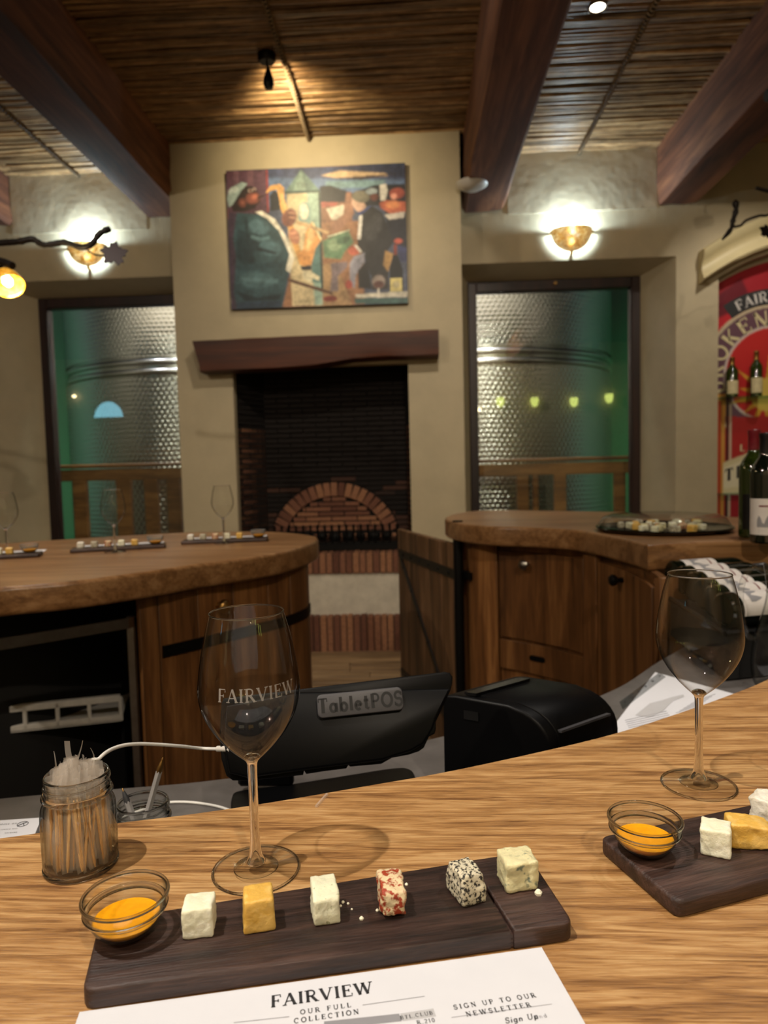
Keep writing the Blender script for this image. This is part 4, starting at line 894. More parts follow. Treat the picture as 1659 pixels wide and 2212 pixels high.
# ------------------------------------------------------------------ left bar
def face_panels(path, z0, z1, widths, root, mat, inset=0, depth=.02, name='panel', gap=.003):
    """vertical boards standing along a curved front"""
    P = [Vector((p.x, p.y, 0)) for p in path]; L = [0]
    for a, b in zip(P, P[1:]): L.append(L[-1]+(b-a).length)
    def at(s_):
        s_ = min(max(s_, 0), L[-1]-1e-6)
        for i in range(len(P)-1):
            if L[i] <= s_ <= L[i+1]:
                return P[i].lerp(P[i+1], (s_-L[i])/(L[i+1]-L[i])), (P[i+1]-P[i]).normalized()
    out = []; s_ = 0
    for w in widths:
        a, b = s_+gap/2, s_+w-gap/2; n = max(2, int(w/.03)); poly = []
        for i in range(n+1): p, t = at(lerp(a, b, i/n)); nr = Vector((t.y, -t.x, 0)); poly.append(p+nr*(-inset))
        for i in range(n, -1, -1): p, t = at(lerp(a, b, i/n)); nr = Vector((t.y, -t.x, 0)); poly.append(p+nr*(-inset-depth))
        o = G().prism([(p.x, p.y) for p in poly], z0, z1).obj(name, mat, root, 30, bevel=.002); out.append(o); s_ += w
        if s_ >= L[-1]: break
    return out, at, L[-1]
ZL = CZ-.265; TL = .072
front = spline([oz(a, b, ZL) for a, b in ((-330, 1300), (-150, 1288), (0, 1269), (169, 1254), (346, 1231), (430, 1218), (530, 1205), (610, 1192), (660, 1178), (684, 1168))], 6)
back = spline([oz(a, b, ZL) for a, b in ((688, 1163), (683, 1158), (660, 1154), (630, 1151), (580, 1148), (480, 1148), (400, 1150), (250, 1158), (60, 1170), (-150, 1185), (-330, 1198))], 6)
lb = thing('bar_counter', 'curved oak topped bar counter across the left with three tasting boards', 'bar', Vector((-1.6, 2.5, 0)))
G().rslab([(p.x, p.y) for p in front+back], ZL-TL, ZL, .012, 4).obj('countertop', 'oak_far', lb, 50)
base = spline([oz(a, b, ZL-TL) for a, b in ((-330, 1372), (-150, 1356), (0, 1334), (150, 1313), (308, 1290), (420, 1272), (532, 1252), (624, 1235), (668, 1222), (676, 1214))], 6)
base = [p+Vector((-.02, .02, 0)) for p in base]
# gap for the glasswasher: boards start at its right side
def split(path, px, z):
    X = oz(px[0], px[1], z); i = min(range(len(path)), key=lambda k: (path[k]-X).length); return i
iw = split(base, (312, 1290), ZL-TL)
pb = base[iw:]
Lr = sum((b-a).length for a, b in zip(pb, pb[1:]))
ws = [.055, .125, .13, .14, .11, .2, .2]
pans, at, Lt = face_panels(pb, 0, ZL-TL, ws, lb, 'cabinet_wood')
knp, tk = at(.055+.125+.075); nk = Vector((tk.y, -tk.x, 0))
kz = oy(487, 1308, knp.y).z
G().lathe([(0, 0), (.012, 0), (.009, .012), (.02, .022), (.022, .032), (.016, .04), (0, .042)], 24, Matrix.Translation((knp.x, knp.y, kz)) @ nk.to_track_quat('Z', 'Y').to_matrix().to_4x4()).obj('knob', 'brass', lb, 50)
# iron strap along the boards
def strap(path_at, s0, s1, zf, hgt, root, off=.004, name='strap', n=24):
    poly = []; g = G(); vs = []
    for i in range(n+1):
        s_ = lerp(s0, s1, i/n); p, t = path_at(s_); nr = Vector((t.y, -t.x, 0)); z = zf(s_)
        for o_, dz in ((0, 0), (off, 0), (off, hgt), (0, hgt)): q = p+nr*o_; vs.append(Vector((q.x, q.y, z+dz)))
    g.add(vs, [(i*4+k, i*4+(k+1) % 4, i*4+4+(k+1) % 4, i*4+4+k) for i in range(n) for k in range(4)]+[(0, 1, 2, 3), (n*4+3, n*4+2, n*4+1, n*4)])
    return g.obj(name, 'iron', root, 30)
p_, _ = at(.07); zs_ = oy(352, 1420, p_.y).z
st = strap(at, .062, Lt-.002, lambda s_: zs_, .034, lb)
for s_ in (.08, .12, .3, .4):
    p_, t_2 = at(s_); nr = Vector((t_2.y, -t_2.x, 0)); q = p_+nr*.006
    G().lathe([(.006, 0), (.005, .002), (0, .003)], 10, Matrix.Translation((q.x, q.y, zs_+.017)) @ nr.to_track_quat('Z', 'Y').to_matrix().to_4x4()).obj('bolt', 'iron', lb, 50)
# end and rear of the carcass
e0 = pb[-1]; rear = [p+Vector((-.03, -.06, 0)) for p in back[4:]]
g = G(); cyl = [e0]+[Vector((p.x, p.y, 0)) for p in rear]
for a, b in zip(cyl, cyl[1:]): g.quad((a.x, a.y, 0), (b.x, b.y, 0), (b.x, b.y, ZL-TL), (a.x, a.y, ZL-TL))
g.obj('rear_panel', 'cabinet_wood', lb)
# glasswasher recess
pw0 = base[:iw+1]
g = G()
for i_, (a, b) in enumerate(zip(pw0, pw0[1:])):
    a2, b2 = [p+Vector((0, .46+.39*(i_+k_)/(len(pw0)-1), 0)) for k_, p in ((0, a), (1, b))]; g.quad((a2.x, a2.y, 0), (b2.x, b2.y, 0), (b2.x, b2.y, ZL-TL), (a2.x, a2.y, ZL-TL))
g.quad((pw0[-1].x+.003, pw0[-1].y, 0), (pw0[-1].x+.003, pw0[-1].y+.85, 0), (pw0[-1].x+.003, pw0[-1].y+.85, ZL-TL), (pw0[-1].x+.003, pw0[-1].y, ZL-TL))
g.obj('recess_lining', 'dark_void', lb)
def wash(px, py): 
    X = None
    for a, b in zip(pw0, pw0[1:]):
        d = ray(px, py); den = d.x*(b.y-a.y)-d.y*(b.x-a.x)
        if abs(den) < 1e-9: continue
        t = (a.x*(b.y-a.y)-a.y*(b.x-a.x))/den; u = ((d.x*t-a.x)*(b.x-a.x)+(d.y*t-a.y)*(b.y-a.y))/((b-a).length**2)
        if -.02 <= u <= 1.02: return Vector((d.x*t, d.y*t, CZ+d.z*t))
    a, b = pw0[0], pw0[1]; return None
gw = thing('glasswasher', 'built-in glasswasher with a steel door frame and a dark interior under the left bar', 'glasswasher', Vector((pw0[-1].x-.6, pw0[-1].y+.1, 0)))
c1 = wash(292, 1333); zf = c1.z
cx1 = pw0[-1].x-.015; y1_ = pw0[-1].y+.012
tpath = [p for p in pw0]
vs = []
Pd = [Vector((p.x, p.y, 0)) for p in tpath[:-1]]+[Vector((cx1, y1_-.012, 0))]
g = G(); n = len(Pd); vs = []
for p in Pd:
    for dy, dz in ((0, 0), (-.012, 0), (-.012, .028), (0, .028)): vs.append(Vector((p.x, p.y+dy+.012, zf-.028+dz)))
g.add(vs, [(i*4+k, i*4+(k+1) % 4, i*4+4+(k+1) % 4, i*4+4+k) for i in range(n-1) for k in range(4)]+[(0, 1, 2, 3), (n*4-1, n*4-2, n*4-3, n*4-4)])
g.obj('door_top_frame', 'steel', gw)
G().cbox((cx1-.022, y1_-.014, .12), (cx1, y1_, zf-.0), .002).obj('door_side_frame', 'steel', gw)
G().box((cx1-.022, y1_, .1), (cx1-.018, y1_+.5, zf)).obj('side_lining', 'dark_void', gw)
# rack with glasses inside
zr_ = CZ-(1585-1022)/F*2.05; rk0, rk1 = oy(-240, 1560, 2.05), oy(250, 1545, 2.05)
rk = thing('glass_rack', 'grey plastic glass rack inside the glasswasher', 'rack', Vector((rk0.x/2+rk1.x/2, 2.1, zr_)))
x0_, x1_ = rk0.x, rk1.x
for k in range(9):
    x = lerp(x0_, x1_, k/8); G().cbox((x-.006, 2.02, zr_), (x+.006, 2.03, zr_+.075), .002).obj('rack_bar', 'rack_plastic', rk)
G().cbox((x0_, 2.02, zr_+.06), (x1_, 2.04, zr_+.08), .002).obj('rack_rim', 'rack_plastic', rk); G().cbox((x0_, 2.02, zr_), (x1_, 2.04, zr_+.02), .002).obj('rack_rim', 'rack_plastic', rk)
G().box((x0_, 2.02, zr_), (x1_, 2.4, zr_+.006)).obj('rack_floor', 'rack_plastic', rk)

rk.rotation_euler = (0, 0, .30); rk.location.y -= .06
# ------------------------------------------------------------------ wine glasses
BOWL = [(.0046, .0895), (.0075, .0925), (.014, .0985), (.022, .107), (.030, .118), (.0365, .131), (.0395, .144), (.0392, .156), (.0370, .172), (.0335, .190), (.0300, .2035), (.0286, .2085)]
def fine(P_, n=5): return [(p.x, p.y) for p in spline([Vector((a, b, 0)) for a, b in P_], n)]
def wineglass(label, loc, group, etched=False, scale=1, rz=0):
    t = thing('wine_glass', label, 'glass', loc, rz, group)
    pr = fine(BOWL)
    inn = [(max(r-.0009, 0), z) for r, z in pr]
    lo = [(0, .094)]+[(r, z) for r, z in inn if z > .0945]
    bw = G().lathe(pr, 64).obj('bowl', 'clear_glass', t, 180, w=False)
    G().lathe(fine([(.0281, .2085), (.0288, .2083), (.0292, .2089), (.0288, .2096), (.0281, .2093), (.0281, .2085)], 2), 64).obj('rim', 'stem_glass', bw, 180, w=False)
    G().lathe([(0, .0955)]+fine([(.004, .0952), (.0052, .0945), (.0068, .0926), (.0050, .0898), (.0040, .086), (.0037, .07), (.0036, .05), (.0038, .03), (.0044, .019), (.0056, .0125), (.0075, .0085), (.0080, .0072)], 3)+[(0, .0072)], 32).obj('stem', 'stem_glass', t, 180, w=False)
    G().lathe(fine([(.0100, .0056), (.017, .0036), (.026, .0026), (.0332, .0019), (.0348, .0012), (.0346, .0003), (.033, .0001)], 4), 64).obj('foot', 'clear_glass', t, 180, w=False)
    G().lathe(fine([(.0334, .0004), (.0345, .0001), (.0351, .0008), (.0348, .0018), (.0338, .0021), (.0330, .0014), (.0334, .0004)], 3), 64).obj('foot_edge', 'stem_glass', t, 180, w=False)
    G().lathe(fine([(.0, .0066), (.008, .0064), (.0125, .0052), (.0165, .0034), (.0165, .0026), (0, .0026)], 3), 40).obj('foot_boss', 'clear_glass', t, 180, w=False)
    if etched:
        rad = {}
        def rz_(z):
            for (r0, z0), (r1, z1) in zip(pr, pr[1:]):
                if z0 <= z <= z1: return lerp(r0, r1, (z-z0)/(z1-z0))
            return .039
        def f(u, v):
            z = .1500+v; r_ = rz_(z)+.0003; a = u/.039-PI/2+.22
            return Vector((r_*math.cos(a), r_*math.sin(a), z))
        lettering(G(), 'FAIRVIEW', .0098, f, .13, .05, True).obj('etched_name', 'etch', bw, 0, w=False) if False else None
        g = G(); lettering(g, 'FAIRVIEW', .0098, f, .16, .05, True); g.obj('etched_name', 'etch', bw, 0, w=False)
    return t
ZT = CZ-.32
gp = oz(553, 1880, ZT)
wg = wineglass('empty wine glass with an etched name beside the toothpick jar', oz(553.5, 1879, ZT), 'wine glasses', True, rz=.2)
wg2 = wineglass('empty wine glass standing behind the right tasting board', oz(1509, 1696, ZT), 'wine glasses')
far = []
for (px, py, lb_) in ((484, 1174, 'far wine glass on the left bar, nearest the fireplace'), (249, 1193, 'far wine glass on the left bar, in front of the left window'), (16, 1203, 'far wine glass on the left bar at the left edge')):
    dup(wg2, oz(px, py, ZL), lb_, 'wine glasses')
for k, (px, d_) in enumerate(((30, 2.12), (62, 2.2), (100, 2.12), (152, 2.15), (190, 2.22), (-10, 2.2))):
    v_ = oy(px, 1540, d_+.06); v_ = Vector(rk.location)+Matrix.Rotation(.30, 3, 'Z') @ (Vector((v_.x, d_+.0, 0))-Vector(rk.location)); o = dup(wg2, (v_.x, v_.y, zr_+.008+.21), 'upturned wine glass in the dark glasswasher rack', 'glasses in the rack', rot=(PI, 0, 0))

# ------------------------------------------------------------------ near bar (we sit at it)
edge = [oz(a, b, ZT) for a, b in ((-400, 1850), (-200, 1834), (0, 1811), (89, 1799), (256, 1778), (420, 1758), (600, 1731), (780, 1700), (957, 1669), (1150, 1628), (1317, 1588), (1460, 1543), (1586, 1498), (1659, 1468), (1800, 1400), (1960, 1310))]
es = spline(edge, 5)
poly = [(p.x, p.y) for p in es]+[(es[-1].x+.3, es[-1].y+.1), (1.5, .1), (.7, -.02), (-.6, -.02), (es[0].x, .1)]
nb = thing('bar_counter', 'near oak bar counter carrying the jar, glasses and front tasting boards', 'bar', Vector((.1, .3, 0)))
def clip(poly, k, c, keep_above):      # half-plane y - k x > c
    out = []; n = len(poly)
    for i in range(n):
        a, b = poly[i], poly[(i+1) % n]; da, db = a[1]-k*a[0]-c, b[1]-k*b[0]-c
        if not keep_above: da, db = -da, -db
        if da >= 0: out.append(a)
        if (da >= 0) != (db >= 0): t = da/(da-db); out.append((lerp(a[0], b[0], t), lerp(a[1], b[1], t)))
    return out
jy = [(oz(0, 1877, ZT), .02)]
a_, b_ = oz(0, 1877, ZT), oz(95, 1884, ZT)
K_ = .0; cuts = [.16, .31, .438, oz(40, 1880, ZT).y, .70, .86, 1.05]
prev = None; allp = []
bounds = [-9]+cuts+[9]
for lo, hi in zip(bounds, bounds[1:]):
    q = clip(clip(poly, K_, lo+.00012, True), K_, hi-.00012, False)
    if len(q) > 2: G().prism(q, ZT-.05, ZT).obj('plank', 'oak_top', nb)
G().prism([(x, y*.995-.002) for x, y in poly], ZT-.06, ZT-.049).obj('underlay', 'cabinet_wood', nb)
# front apron under the bar (service side) and the stone worktop
ZK = .955
wfar = spline([oz(a, b, ZK) for a, b in ((-420, 1778), (-200, 1752), (0, 1723), (250, 1702), (420, 1688), (600, 1664), (800, 1628), (960, 1588), (1150, 1550), (1327, 1488), (1427, 1425), (1520, 1378), (1659, 1330), (1900, 1260))], 5)
und = [p+Vector((0, -.10, 0)) for p in es]
wt_ = thing('worktop', 'grey stone worktop on the service side below the near bar edge', 'worktop', Vector((.1, .9, 0)))
G().rslab([(p.x, p.y) for p in wfar]+[(p.x, p.y) for p in reversed(und)], ZK-.04, ZK, .004, 2).obj('stone_slab', 'counter_stone', wt_, 40)
g = G()
for a, b in zip(und, und[1:]): g.quad((a.x, a.y, 0), (b.x, b.y, 0), (b.x, b.y, ZT-.05), (a.x, a.y, ZT-.05))
g.obj('rear_panel', 'cabinet_wood', wt_)
g = G(); wf2 = [p+Vector((0, -.04, 0)) for p in wfar]
for a, b in zip(wf2, wf2[1:]): g.quad((a.x, a.y, 0), (b.x, b.y, 0), (b.x, b.y, ZK-.04), (a.x, a.y, ZK-.04))
g.obj('front_panel', 'cabinet_wood', wt_)

# tasting boards
BT = .0135
def board(cn, label, group, groove=None, mat='board_wood', rr=.008):
    """cn: top-surface corners as points"""
    c = sum(cn, Vector((0, 0, 0)))/4; ex = (cn[1]-cn[0]).normalized(); ang = math.atan2(ex.y, ex.x)
    t = thing('tasting_board', label, 'board', (c.x, c.y, cn[0].z-BT), ang, group)
    loc = [Matrix.Rotation(-ang, 3, 'Z') @ (p-c) for p in cn]
    pts = []
    for i in range(4):
        p, a, b = loc[i], loc[i-1], loc[(i+1) % 4]; da, db = (a-p).normalized(), (b-p).normalized()
        for k in range(5):
            s_ = k/4; q = (p+da*rr)*(1-s_)**2+p*2*s_*(1-s_)+(p+db*rr)*s_*s_; pts.append((q.x, q.y))
    if groove is None:
        G().rslab(pts, 0, BT, .003, 3).obj('slab', mat, t, 50, w=False)
    else:                                  # real groove: two slabs over a thin web
        g0, g1 = [Matrix.Rotation(-ang, 3, 'Z') @ (p-c) for p in groove]
        kx = (g1.x-g0.x)/(g1.y-g0.y)
        sw = [(y, x) for x, y in pts]
        for sgn, nm in ((True, 'slab'), (False, 'slab')):
            q = clip(sw, kx, g0.x-kx*g0.y+(.0012 if sgn else -.0012), sgn)
            G().rslab([(x, y) for y, x in q], 0, BT, .0022, 3).obj(nm, mat, t, 50, w=False)
        G().prism([(x, y) for y, x in [(y*.97, x*.99) for x, y in pts]], .001, BT-.0035).obj('groove_floor', mat, t, 0, w=False)
    return t
ZB = ZT+BT
cn = [oz(176, 2140, ZB), oz(1240, 1992, ZB), oz(1138, 1838, ZB), oz(214, 1988, ZB)]
board(cn, 'dark wooden tasting board in front with six cheeses and a groove near its right end', 'tasting boards', [oz(1107, 2011, ZB), oz(1015, 1860, ZB)])
cn2 = [oz(1462, 1948, ZB), oz(1790, 1862, ZB), oz(1690, 1722, ZB), oz(1294, 1806, ZB)]
board(cn2, 'dark wooden tasting board at the right edge with a sauce bowl and three cheeses', 'tasting boards')
# cheeses
def cheese_piece(name, label, px, py, size, rz, mat, amt=.0012, shape=None, z=None, seed=0, tilt=0, group='cheese pieces on the front boards', seg=14):
    z = ZB if z is None else z; loc = oz(px, py, z); sx, sy, sz = size; g = G(); rr = .16
    def side(fn): g.grid(fn, seg, seg)
    S = []
    for ax in range(3):
        for sg in (-1, 1):
            def fn(u, v, ax=ax, sg=sg):
                a, b = 2*u-1, 2*v-1; p = [0, 0, 0]; p[ax] = sg; p[(ax+1) % 3] = a if sg > 0 else b; p[(ax+2) % 3] = b if sg > 0 else a
                q = Vector(p); m = Vector((p[0]*(1-rr), p[1]*(1-rr), p[2]*(1-rr)))
                c = Vector([max(-1+rr, min(1-rr, t)) for t in p]); d = q-c
                if d.length > 1e-6: d = d.normalized()*rr
                q = c+d
                if shape: q = shape(q)
                q = Vector((q.x*sx/2, q.y*sy/2, (q.z+1)*sz/2))
                nv_ = Vector((seed*13.1, 0, 0)); nd = noise.noise_vector(q*130+nv_)*amt+noise.noise_vector(q*420+nv_)*amt*.6
                if q.z < .0012: nd.z = 0
                return q+nd
            side(fn)
    # weld the six faces
    me_v = {}; idx = []; nv2 = []
    for v in g.v:
        k = (round(v.x, 6), round(v.y, 6), round(v.z, 6))
        if k not in me_v: me_v[k] = len(nv2); nv2.append(v)
        idx.append(me_v[k])
    g.v = nv2; g.f = [tuple(idx[i] for i in f) for f in g.f]; g.f = [f for f in g.f if len(set(f)) > 2]
    o = g.obj(name, mat, None, 60, w=False); o.location = loc; o.rotation_euler = (tilt, 0, rz)
    return tag(o, label, 'cheese', group)
an = math.atan2((cn[1]-cn[0]).y, (cn[1]-cn[0]).x)
cheese_piece('cheese_cube', 'white crumbly cheese cube beside the front sauce bowl', 432, 2008, (.0200, .020, .0205), an-.06, 'cheese_white', .0007, seed=1)
cheese_piece('cheese_cube', 'smooth yellow cheese cube, second from the bowl on the front board', 560, 1995, (.0215, .021, .0225), an+.05, 'cheese_yellow', .0005, lambda q: Vector((q.x*(1-.10*(q.z+1)/2), q.y, q.z)), seed=2)
cheese_piece('cheese_cube', 'white herb flecked cheese piece between the yellow and red ones on the front board', 703, 1974, (.0180, .026, .021), an+.02, 'cheese_herb', .0008, lambda q: Vector((q.x, q.y, q.z-(.25 if q.z > 0 and q.y < 0 else 0)*abs(q.y))), seed=3)
cheese_piece('cheese_cube', 'cheese piece coated in red spice on the front board', 846, 1960, (.0165, .026, .021), an-.04, 'cheese_red', .0013, lambda q: Vector((q.x, q.y, q.z*(1-.22*max(0, -q.y)))), seed=4)
cheese_piece('cheese_cube', 'cheese piece crusted in black pepper left of the board groove', 1006, 1932, (.0190, .027, .021), an+.22, 'cheese_pepper', .0009, lambda q: Vector((q.x*(1-.15*max(0, q.z)), q.y*(1-.2*max(0, q.z)), q.z)), seed=5)
cheese_piece('cheese_cube', 'blue veined creamy cheese cube at the right end of the front board', 1118, 1907, (.0245, .023, .0215), an+.02, 'cheese_blue', .0012, seed=6)
cheese_piece('cheese_cube', 'white cheese cube beside the right sauce bowl', 1546, 1838, (.0215, .022, .0215), an-.62, 'cheese_white', .0007, seed=7)
cheese_piece('cheese_wedge', 'rounded yellow cheese piece on the right tasting board', 1616, 1822, (.031, .021, .020), an-.35, 'cheese_yellow', .0009, lambda q: Vector((q.x, q.y, q.z*(1-.25*q.x*(1 if q.x > 0 else 0)))), seed=8)
cheese_piece('cheese_wedge', 'white rinded cheese piece at the far edge of the right board', 1655, 1772, (.020, .024, .022), an-.9, 'cheese_rind', .0013, seed=9)
for k, (px, py, s_) in enumerate(((781, 1986, .0016), (1163, 1932, .0028), (815, 1968, .0012), (741, 1950, .0012), (752, 1953, .001), (736, 1958, .001), (878, 1912, .0013), (872, 1932, .0010), (868, 1958, .001), (760, 1965, .0008))):
    q = oz(px, py, ZB); g = G().lathe([(0, 0), (s_*.9, 0), (s_, s_*.6), (s_*.5, s_*1.2), (0, s_*1.3)], 6, Matrix.Translation(q))
    tag(g.obj('cheese_crumb', 'crumb'), 'tiny pale cheese crumb lying on the front tasting board', 'crumb', 'cheese crumbs on the front board')
# sauce bowls
def sauce_bowl(label, slabel, loc, mat='jar_glass', group='glass sauce bowls'):
    t = thing('sauce_bowl', label, 'bowl', loc, 0, group)
    G().lathe(fine([(0, .0004), (.010, .0004), (.0135, .0015), (.019, .0058), (.0228, .0115), (.0244, .0168), (.0262, .0182), (.0270, .0200), (.0278, .0262), (.0280, .0272), (.0272, .0278), (.0264, .0270), (.0256, .0205), (.0246, .0188)], 4), 64).obj('bowl_wall', mat, t, 180, w=False)
    G().lathe(fine([(.0246, .0188), (.0238, .0168), (.0222, .0118), (.0186, .0068), (.013, .0030), (.008, .0022), (0, .0022)], 3), 64).obj('bowl_inside', mat, t, 180, w=False)
    G().lathe(fine([(.0262, .0262), (.0278, .0258), (.0285, .0268), (.0278, .0281), (.0264, .0278), (.0258, .0270), (.0262, .0262)], 3), 64).obj('rim', 'stem_glass', t, 180, w=False)
    G().lathe(fine([(.0240, .0165), (.0256, .0166), (.0272, .0186), (.0270, .0198), (.0256, .0196), (.0243, .0184), (.0240, .0165)], 3), 64).obj('ledge', 'stem_glass', t, 180, w=False)
    s_ = G().lathe(fine([(0, .0026), (.008, .0026), (.0128, .0034), (.0184, .0073), (.0214, .0112), (.0205, .0112), (.017, .0109), (.008, .0107), (0, .0107)], 3), 48).obj('sauce', 'sauce', None, 60, w=False)
    s_.location = loc; tag(s_, slabel, 'sauce', 'sauce in the glass bowls')
    return t, s_
bl = oz(268, 2014, ZB); br = oz(1392, 1832, ZB)
def from_rim(px, py): p = oz(px, py, ZB+.0275); return Vector((p.x, p.y, ZB))
sb, ss = sauce_bowl('small glass bowl of orange sauce on the left end of the front board', 'orange yellow sauce in the bowl on the front board', from_rim(270.5, 1931))
sb2, ss2 = sauce_bowl('small glass bowl of orange sauce on the right tasting board', 'orange yellow sauce in the bowl on the right board', from_rim(1393, 1766))

# jar of wrapped toothpicks
jl = oz(176, 1868, ZT)
jr = thing('jar', 'open glass jar of wrapped toothpicks on the near bar', 'jar', jl, 0, 'glass jars')
JP = fine([(0, .001), (.022, .0008), (.0265, .001), (.0284, .0035), (.0288, .012), (.0290, .030), (.0290, .045), (.0280, .0525), (.0250, .0575), (.0246, .0590), (.0268, .0602), (.0272, .0618), (.0262, .0632), (.0246, .0640), (.0246, .0665), (.0253, .0675), (.0247, .0688), (.0247, .0712), (.0253, .0722), (.0247, .0735), (.0247, .0760), (.0240, .0772), (.0230, .0765), (.0228, .0740)], 3)
jg = G().lathe(JP, 64).obj('glass_wall', 'jar_glass', jr, 180, w=False)
G().lathe([(.0228, .074), (.0228, .060), (.026, .052), (.0268, .045), (.0266, .006), (.024, .004), (0, .004)], 48).obj('glass_inside', 'jar_glass', jr, 180, w=False)
G().tube([Vector((.0252*math.cos(a), .0252*math.sin(a), .0645+.0075*a/(2*PI))) for a in [2*PI*k/40*1.4 for k in range(41)]], .0009, 6).obj('thread', 'stem_glass', jr, 180, w=False)
for nm_, q_ in (('rim', [(.0228, .0752), (.0244, .0750), (.0250, .0763), (.0242, .0776), (.0230, .0773), (.0228, .0752)]), ('collar', [(.0245, .0585), (.0262, .0592), (.0276, .0610), (.0266, .0634), (.0250, .0642), (.0243, .062), (.0245, .0585)]), ('base_ring', [(.0262, .0010), (.0284, .0004), (.0293, .0022), (.0288, .0042), (.0268, .0044), (.0262, .0010)])):
    G().lathe(fine(q_, 3), 64).obj(nm_, 'stem_glass', jr, 180, w=False)
pick0 = None
for k in range(110):
    a = R.uniform(0, 2*PI); r_ = .0235*math.sqrt(R.random()); r2 = min(.0195, r_*R.uniform(.75, 1.0)); a2 = a+R.uniform(-.5, .5)
    p0 = Vector((r_*math.cos(a), r_*math.sin(a), .0055)); p1 = Vector((r2*math.cos(a2), r2*math.sin(a2), .0)); 
    top = .090-.013*(r2/.0195)**2+R.uniform(-.004, .003); p1.z = top; L = .068
    d = (p1-p0).normalized()
    if pick0 is None:
        pick0 = thing('toothpick', 'wooden toothpick in clear wrap packed in the glass jar', 'toothpick', jl, 0, 'wrapped toothpicks in the jar')
        G().tube([(0, 0, .001), (0, 0, .006), (0, 0, .060), (0, 0, .065)], [.0004, .0013, .0013, .0004], 6).obj('stick', 'toothpick_wood', pick0, 60, w=False)
        def wf(u, v): return Vector(((u-.5)*.0075, .0012*math.sin(v*9+u*3), .0+v*.083))
        G().grid(wf, 3, 12).obj('wrapper', 'film_milky', pick0, 180, w=False)
        o = pick0
    else: o = dup(pick0, jl, pick0['label'])
    o.location = jl+p0; o.rotation_euler = (d.to_track_quat('Z', 'Y') @ Matrix.Rotation(R.uniform(0, 6.28), 3, 'Z').to_quaternion()).to_euler()
    o.scale = (1, 1, (p1-p0).length/.083)
# few wrapper tails standing higher
for k, (dx, dy, hh) in enumerate(((-.018, -.004, .097), (-.005, .004, .102), (.003, .003, .103), (.008, .006, .096))):
    base_ = jl+Vector((dx, dy, .07))
    g = G().grid(lambda u, v: base_+Vector(((u-.5)*(.0025 if k != 1 else .006)*(1-.75*v*(1 if k != 1 else .3))+.004*math.sin(v*2.6+k*2.1), .001*math.sin(v*7+k), v*(hh-.07))), 2, 8)
    tag(g.obj('wrapper_tail', 'film_milky', None, 180), 'clear wrapper end sticking up above the toothpick jar', 'wrapper', 'loose wrapper ends above the jar')

# second jar with two pens on the worktop
pj = oz(308, 1800, ZK); pjr = oz(308, 1738, ZK+.085); pjl = Vector((pjr.x, pjr.y, ZK))
pjt = dup(jr, pjl, 'open glass jar holding two pens, behind the toothpick jar', 'glass jars', scale=1.15)
def pen(label, tip_px, tip_py, foot, mat):
    tipz = 0; 
    f = pjl+Vector(foot); d = ray(tip_px, tip_py); t = (f.y+.01 if True else 0)/d.y; tip = Vector((d.x*t, d.y*t, CZ+d.z*t)); L = (tip-f).length; u = (tip-f).normalized()
    o = thing('pen', label, 'pen', f, 0, 'pens in the jar'); M = Matrix.Translation(f) @ u.to_track_quat('Z', 'Y').to_matrix().to_4x4()
    G().lathe([(0, 0), (.004, 0), (.004, L-.018), (.0036, L-.016)], 6, M).obj('barrel', mat, o, 0)
    G().lathe([(.0012, .002), (.0012, L-.014)], 8, M).obj('ink_tube', 'ink', o, 60)
    G().lathe([(.0036, L-.018), (.0033, L-.012), (.002, L-.006), (.0013, L-.004)], 12, M).obj('cone', 'brass' if tip_px > 300 else 'ink', o, 60)
    G().lathe([(.0012, L-.005), (.0009, L-.001), (0, L)], 8, M).obj('tip', 'brass', o, 60)
pen('clear ballpoint pen leaning right with its point up in the back jar', 352, 1636, (-.016, -.004, .006), 'pen_clear')
pen('ballpoint pen with a dark cone leaning left in the back jar', 264, 1702, (.012, -.008, .006), 'pen_clear')

# menu on the near bar
ZP = ZT+.0006
mc = [oz(172, 2186, ZP), oz(1170, 2046, ZP), oz(1262, 2226, ZP)]
ux = (mc[1]-mc[0]).normalized(); vy = (mc[2]-mc[1]); vy = (vy-ux*vy.dot(ux)).normalized()
mw = (mc[1]-mc[0]).length; o0 = mc[0]
mn = thing('menu', 'white printed tasting menu lying in front of the front board', 'menu', (mc[0]+mc[1])/2+Vector((0, -.04, -.0006)))
def mp_(u, v, dz=.0): p = o0+ux*u+vy*v; return Vector((p.x, p.y, ZT+.0006+dz))
g = G().add([mp_(0, 0), mp_(mw, 0), mp_(mw, .17), mp_(0, .17), mp_(0, 0, -.0005), mp_(mw, 0, -.0005), mp_(mw, .17, -.0005), mp_(0, .17, -.0005)], [(3, 2, 1, 0), (4, 5, 6, 7), (0, 1, 5, 4), (1, 2, 6, 5), (2, 3, 7, 6), (3, 0, 4, 7)]); g.obj('sheet', 'paper', mn)
def muv(px, py): p = oz(px, py, ZP)-o0; return p.dot(ux), p.dot(vy)
def mtext(text, px, py, size, wt=.15, track=.12, mat='ink', serif=True, slant=0, name='lettering'):
    cu_, cv_ = muv(px, py); g = G()
    lettering(g, text, size, lambda u, v: mp_(cu_+u+slant*v, cv_-v, .0002), wt, track, serif); g.obj(name, mat, mn)
def mrule(p1, p2, th=.0004, mat='ink_grey', name='rule'):
    (a, b), (c, d) = muv(*p1), muv(*p2); g = G().quad(mp_(a, b, .0002), mp_(c, d, .0002), mp_(c, d+th, .0002), mp_(a, b+th, .0002)); g.obj(name, mat, mn)
mtext('FAIRVIEW', 697, 2161, .0096, .19, .07)
mtext('OUR FULL', 704, 2184, .0036, .2, .35); mtext('COLLECTION', 706, 2201, .0037, .2, .3)
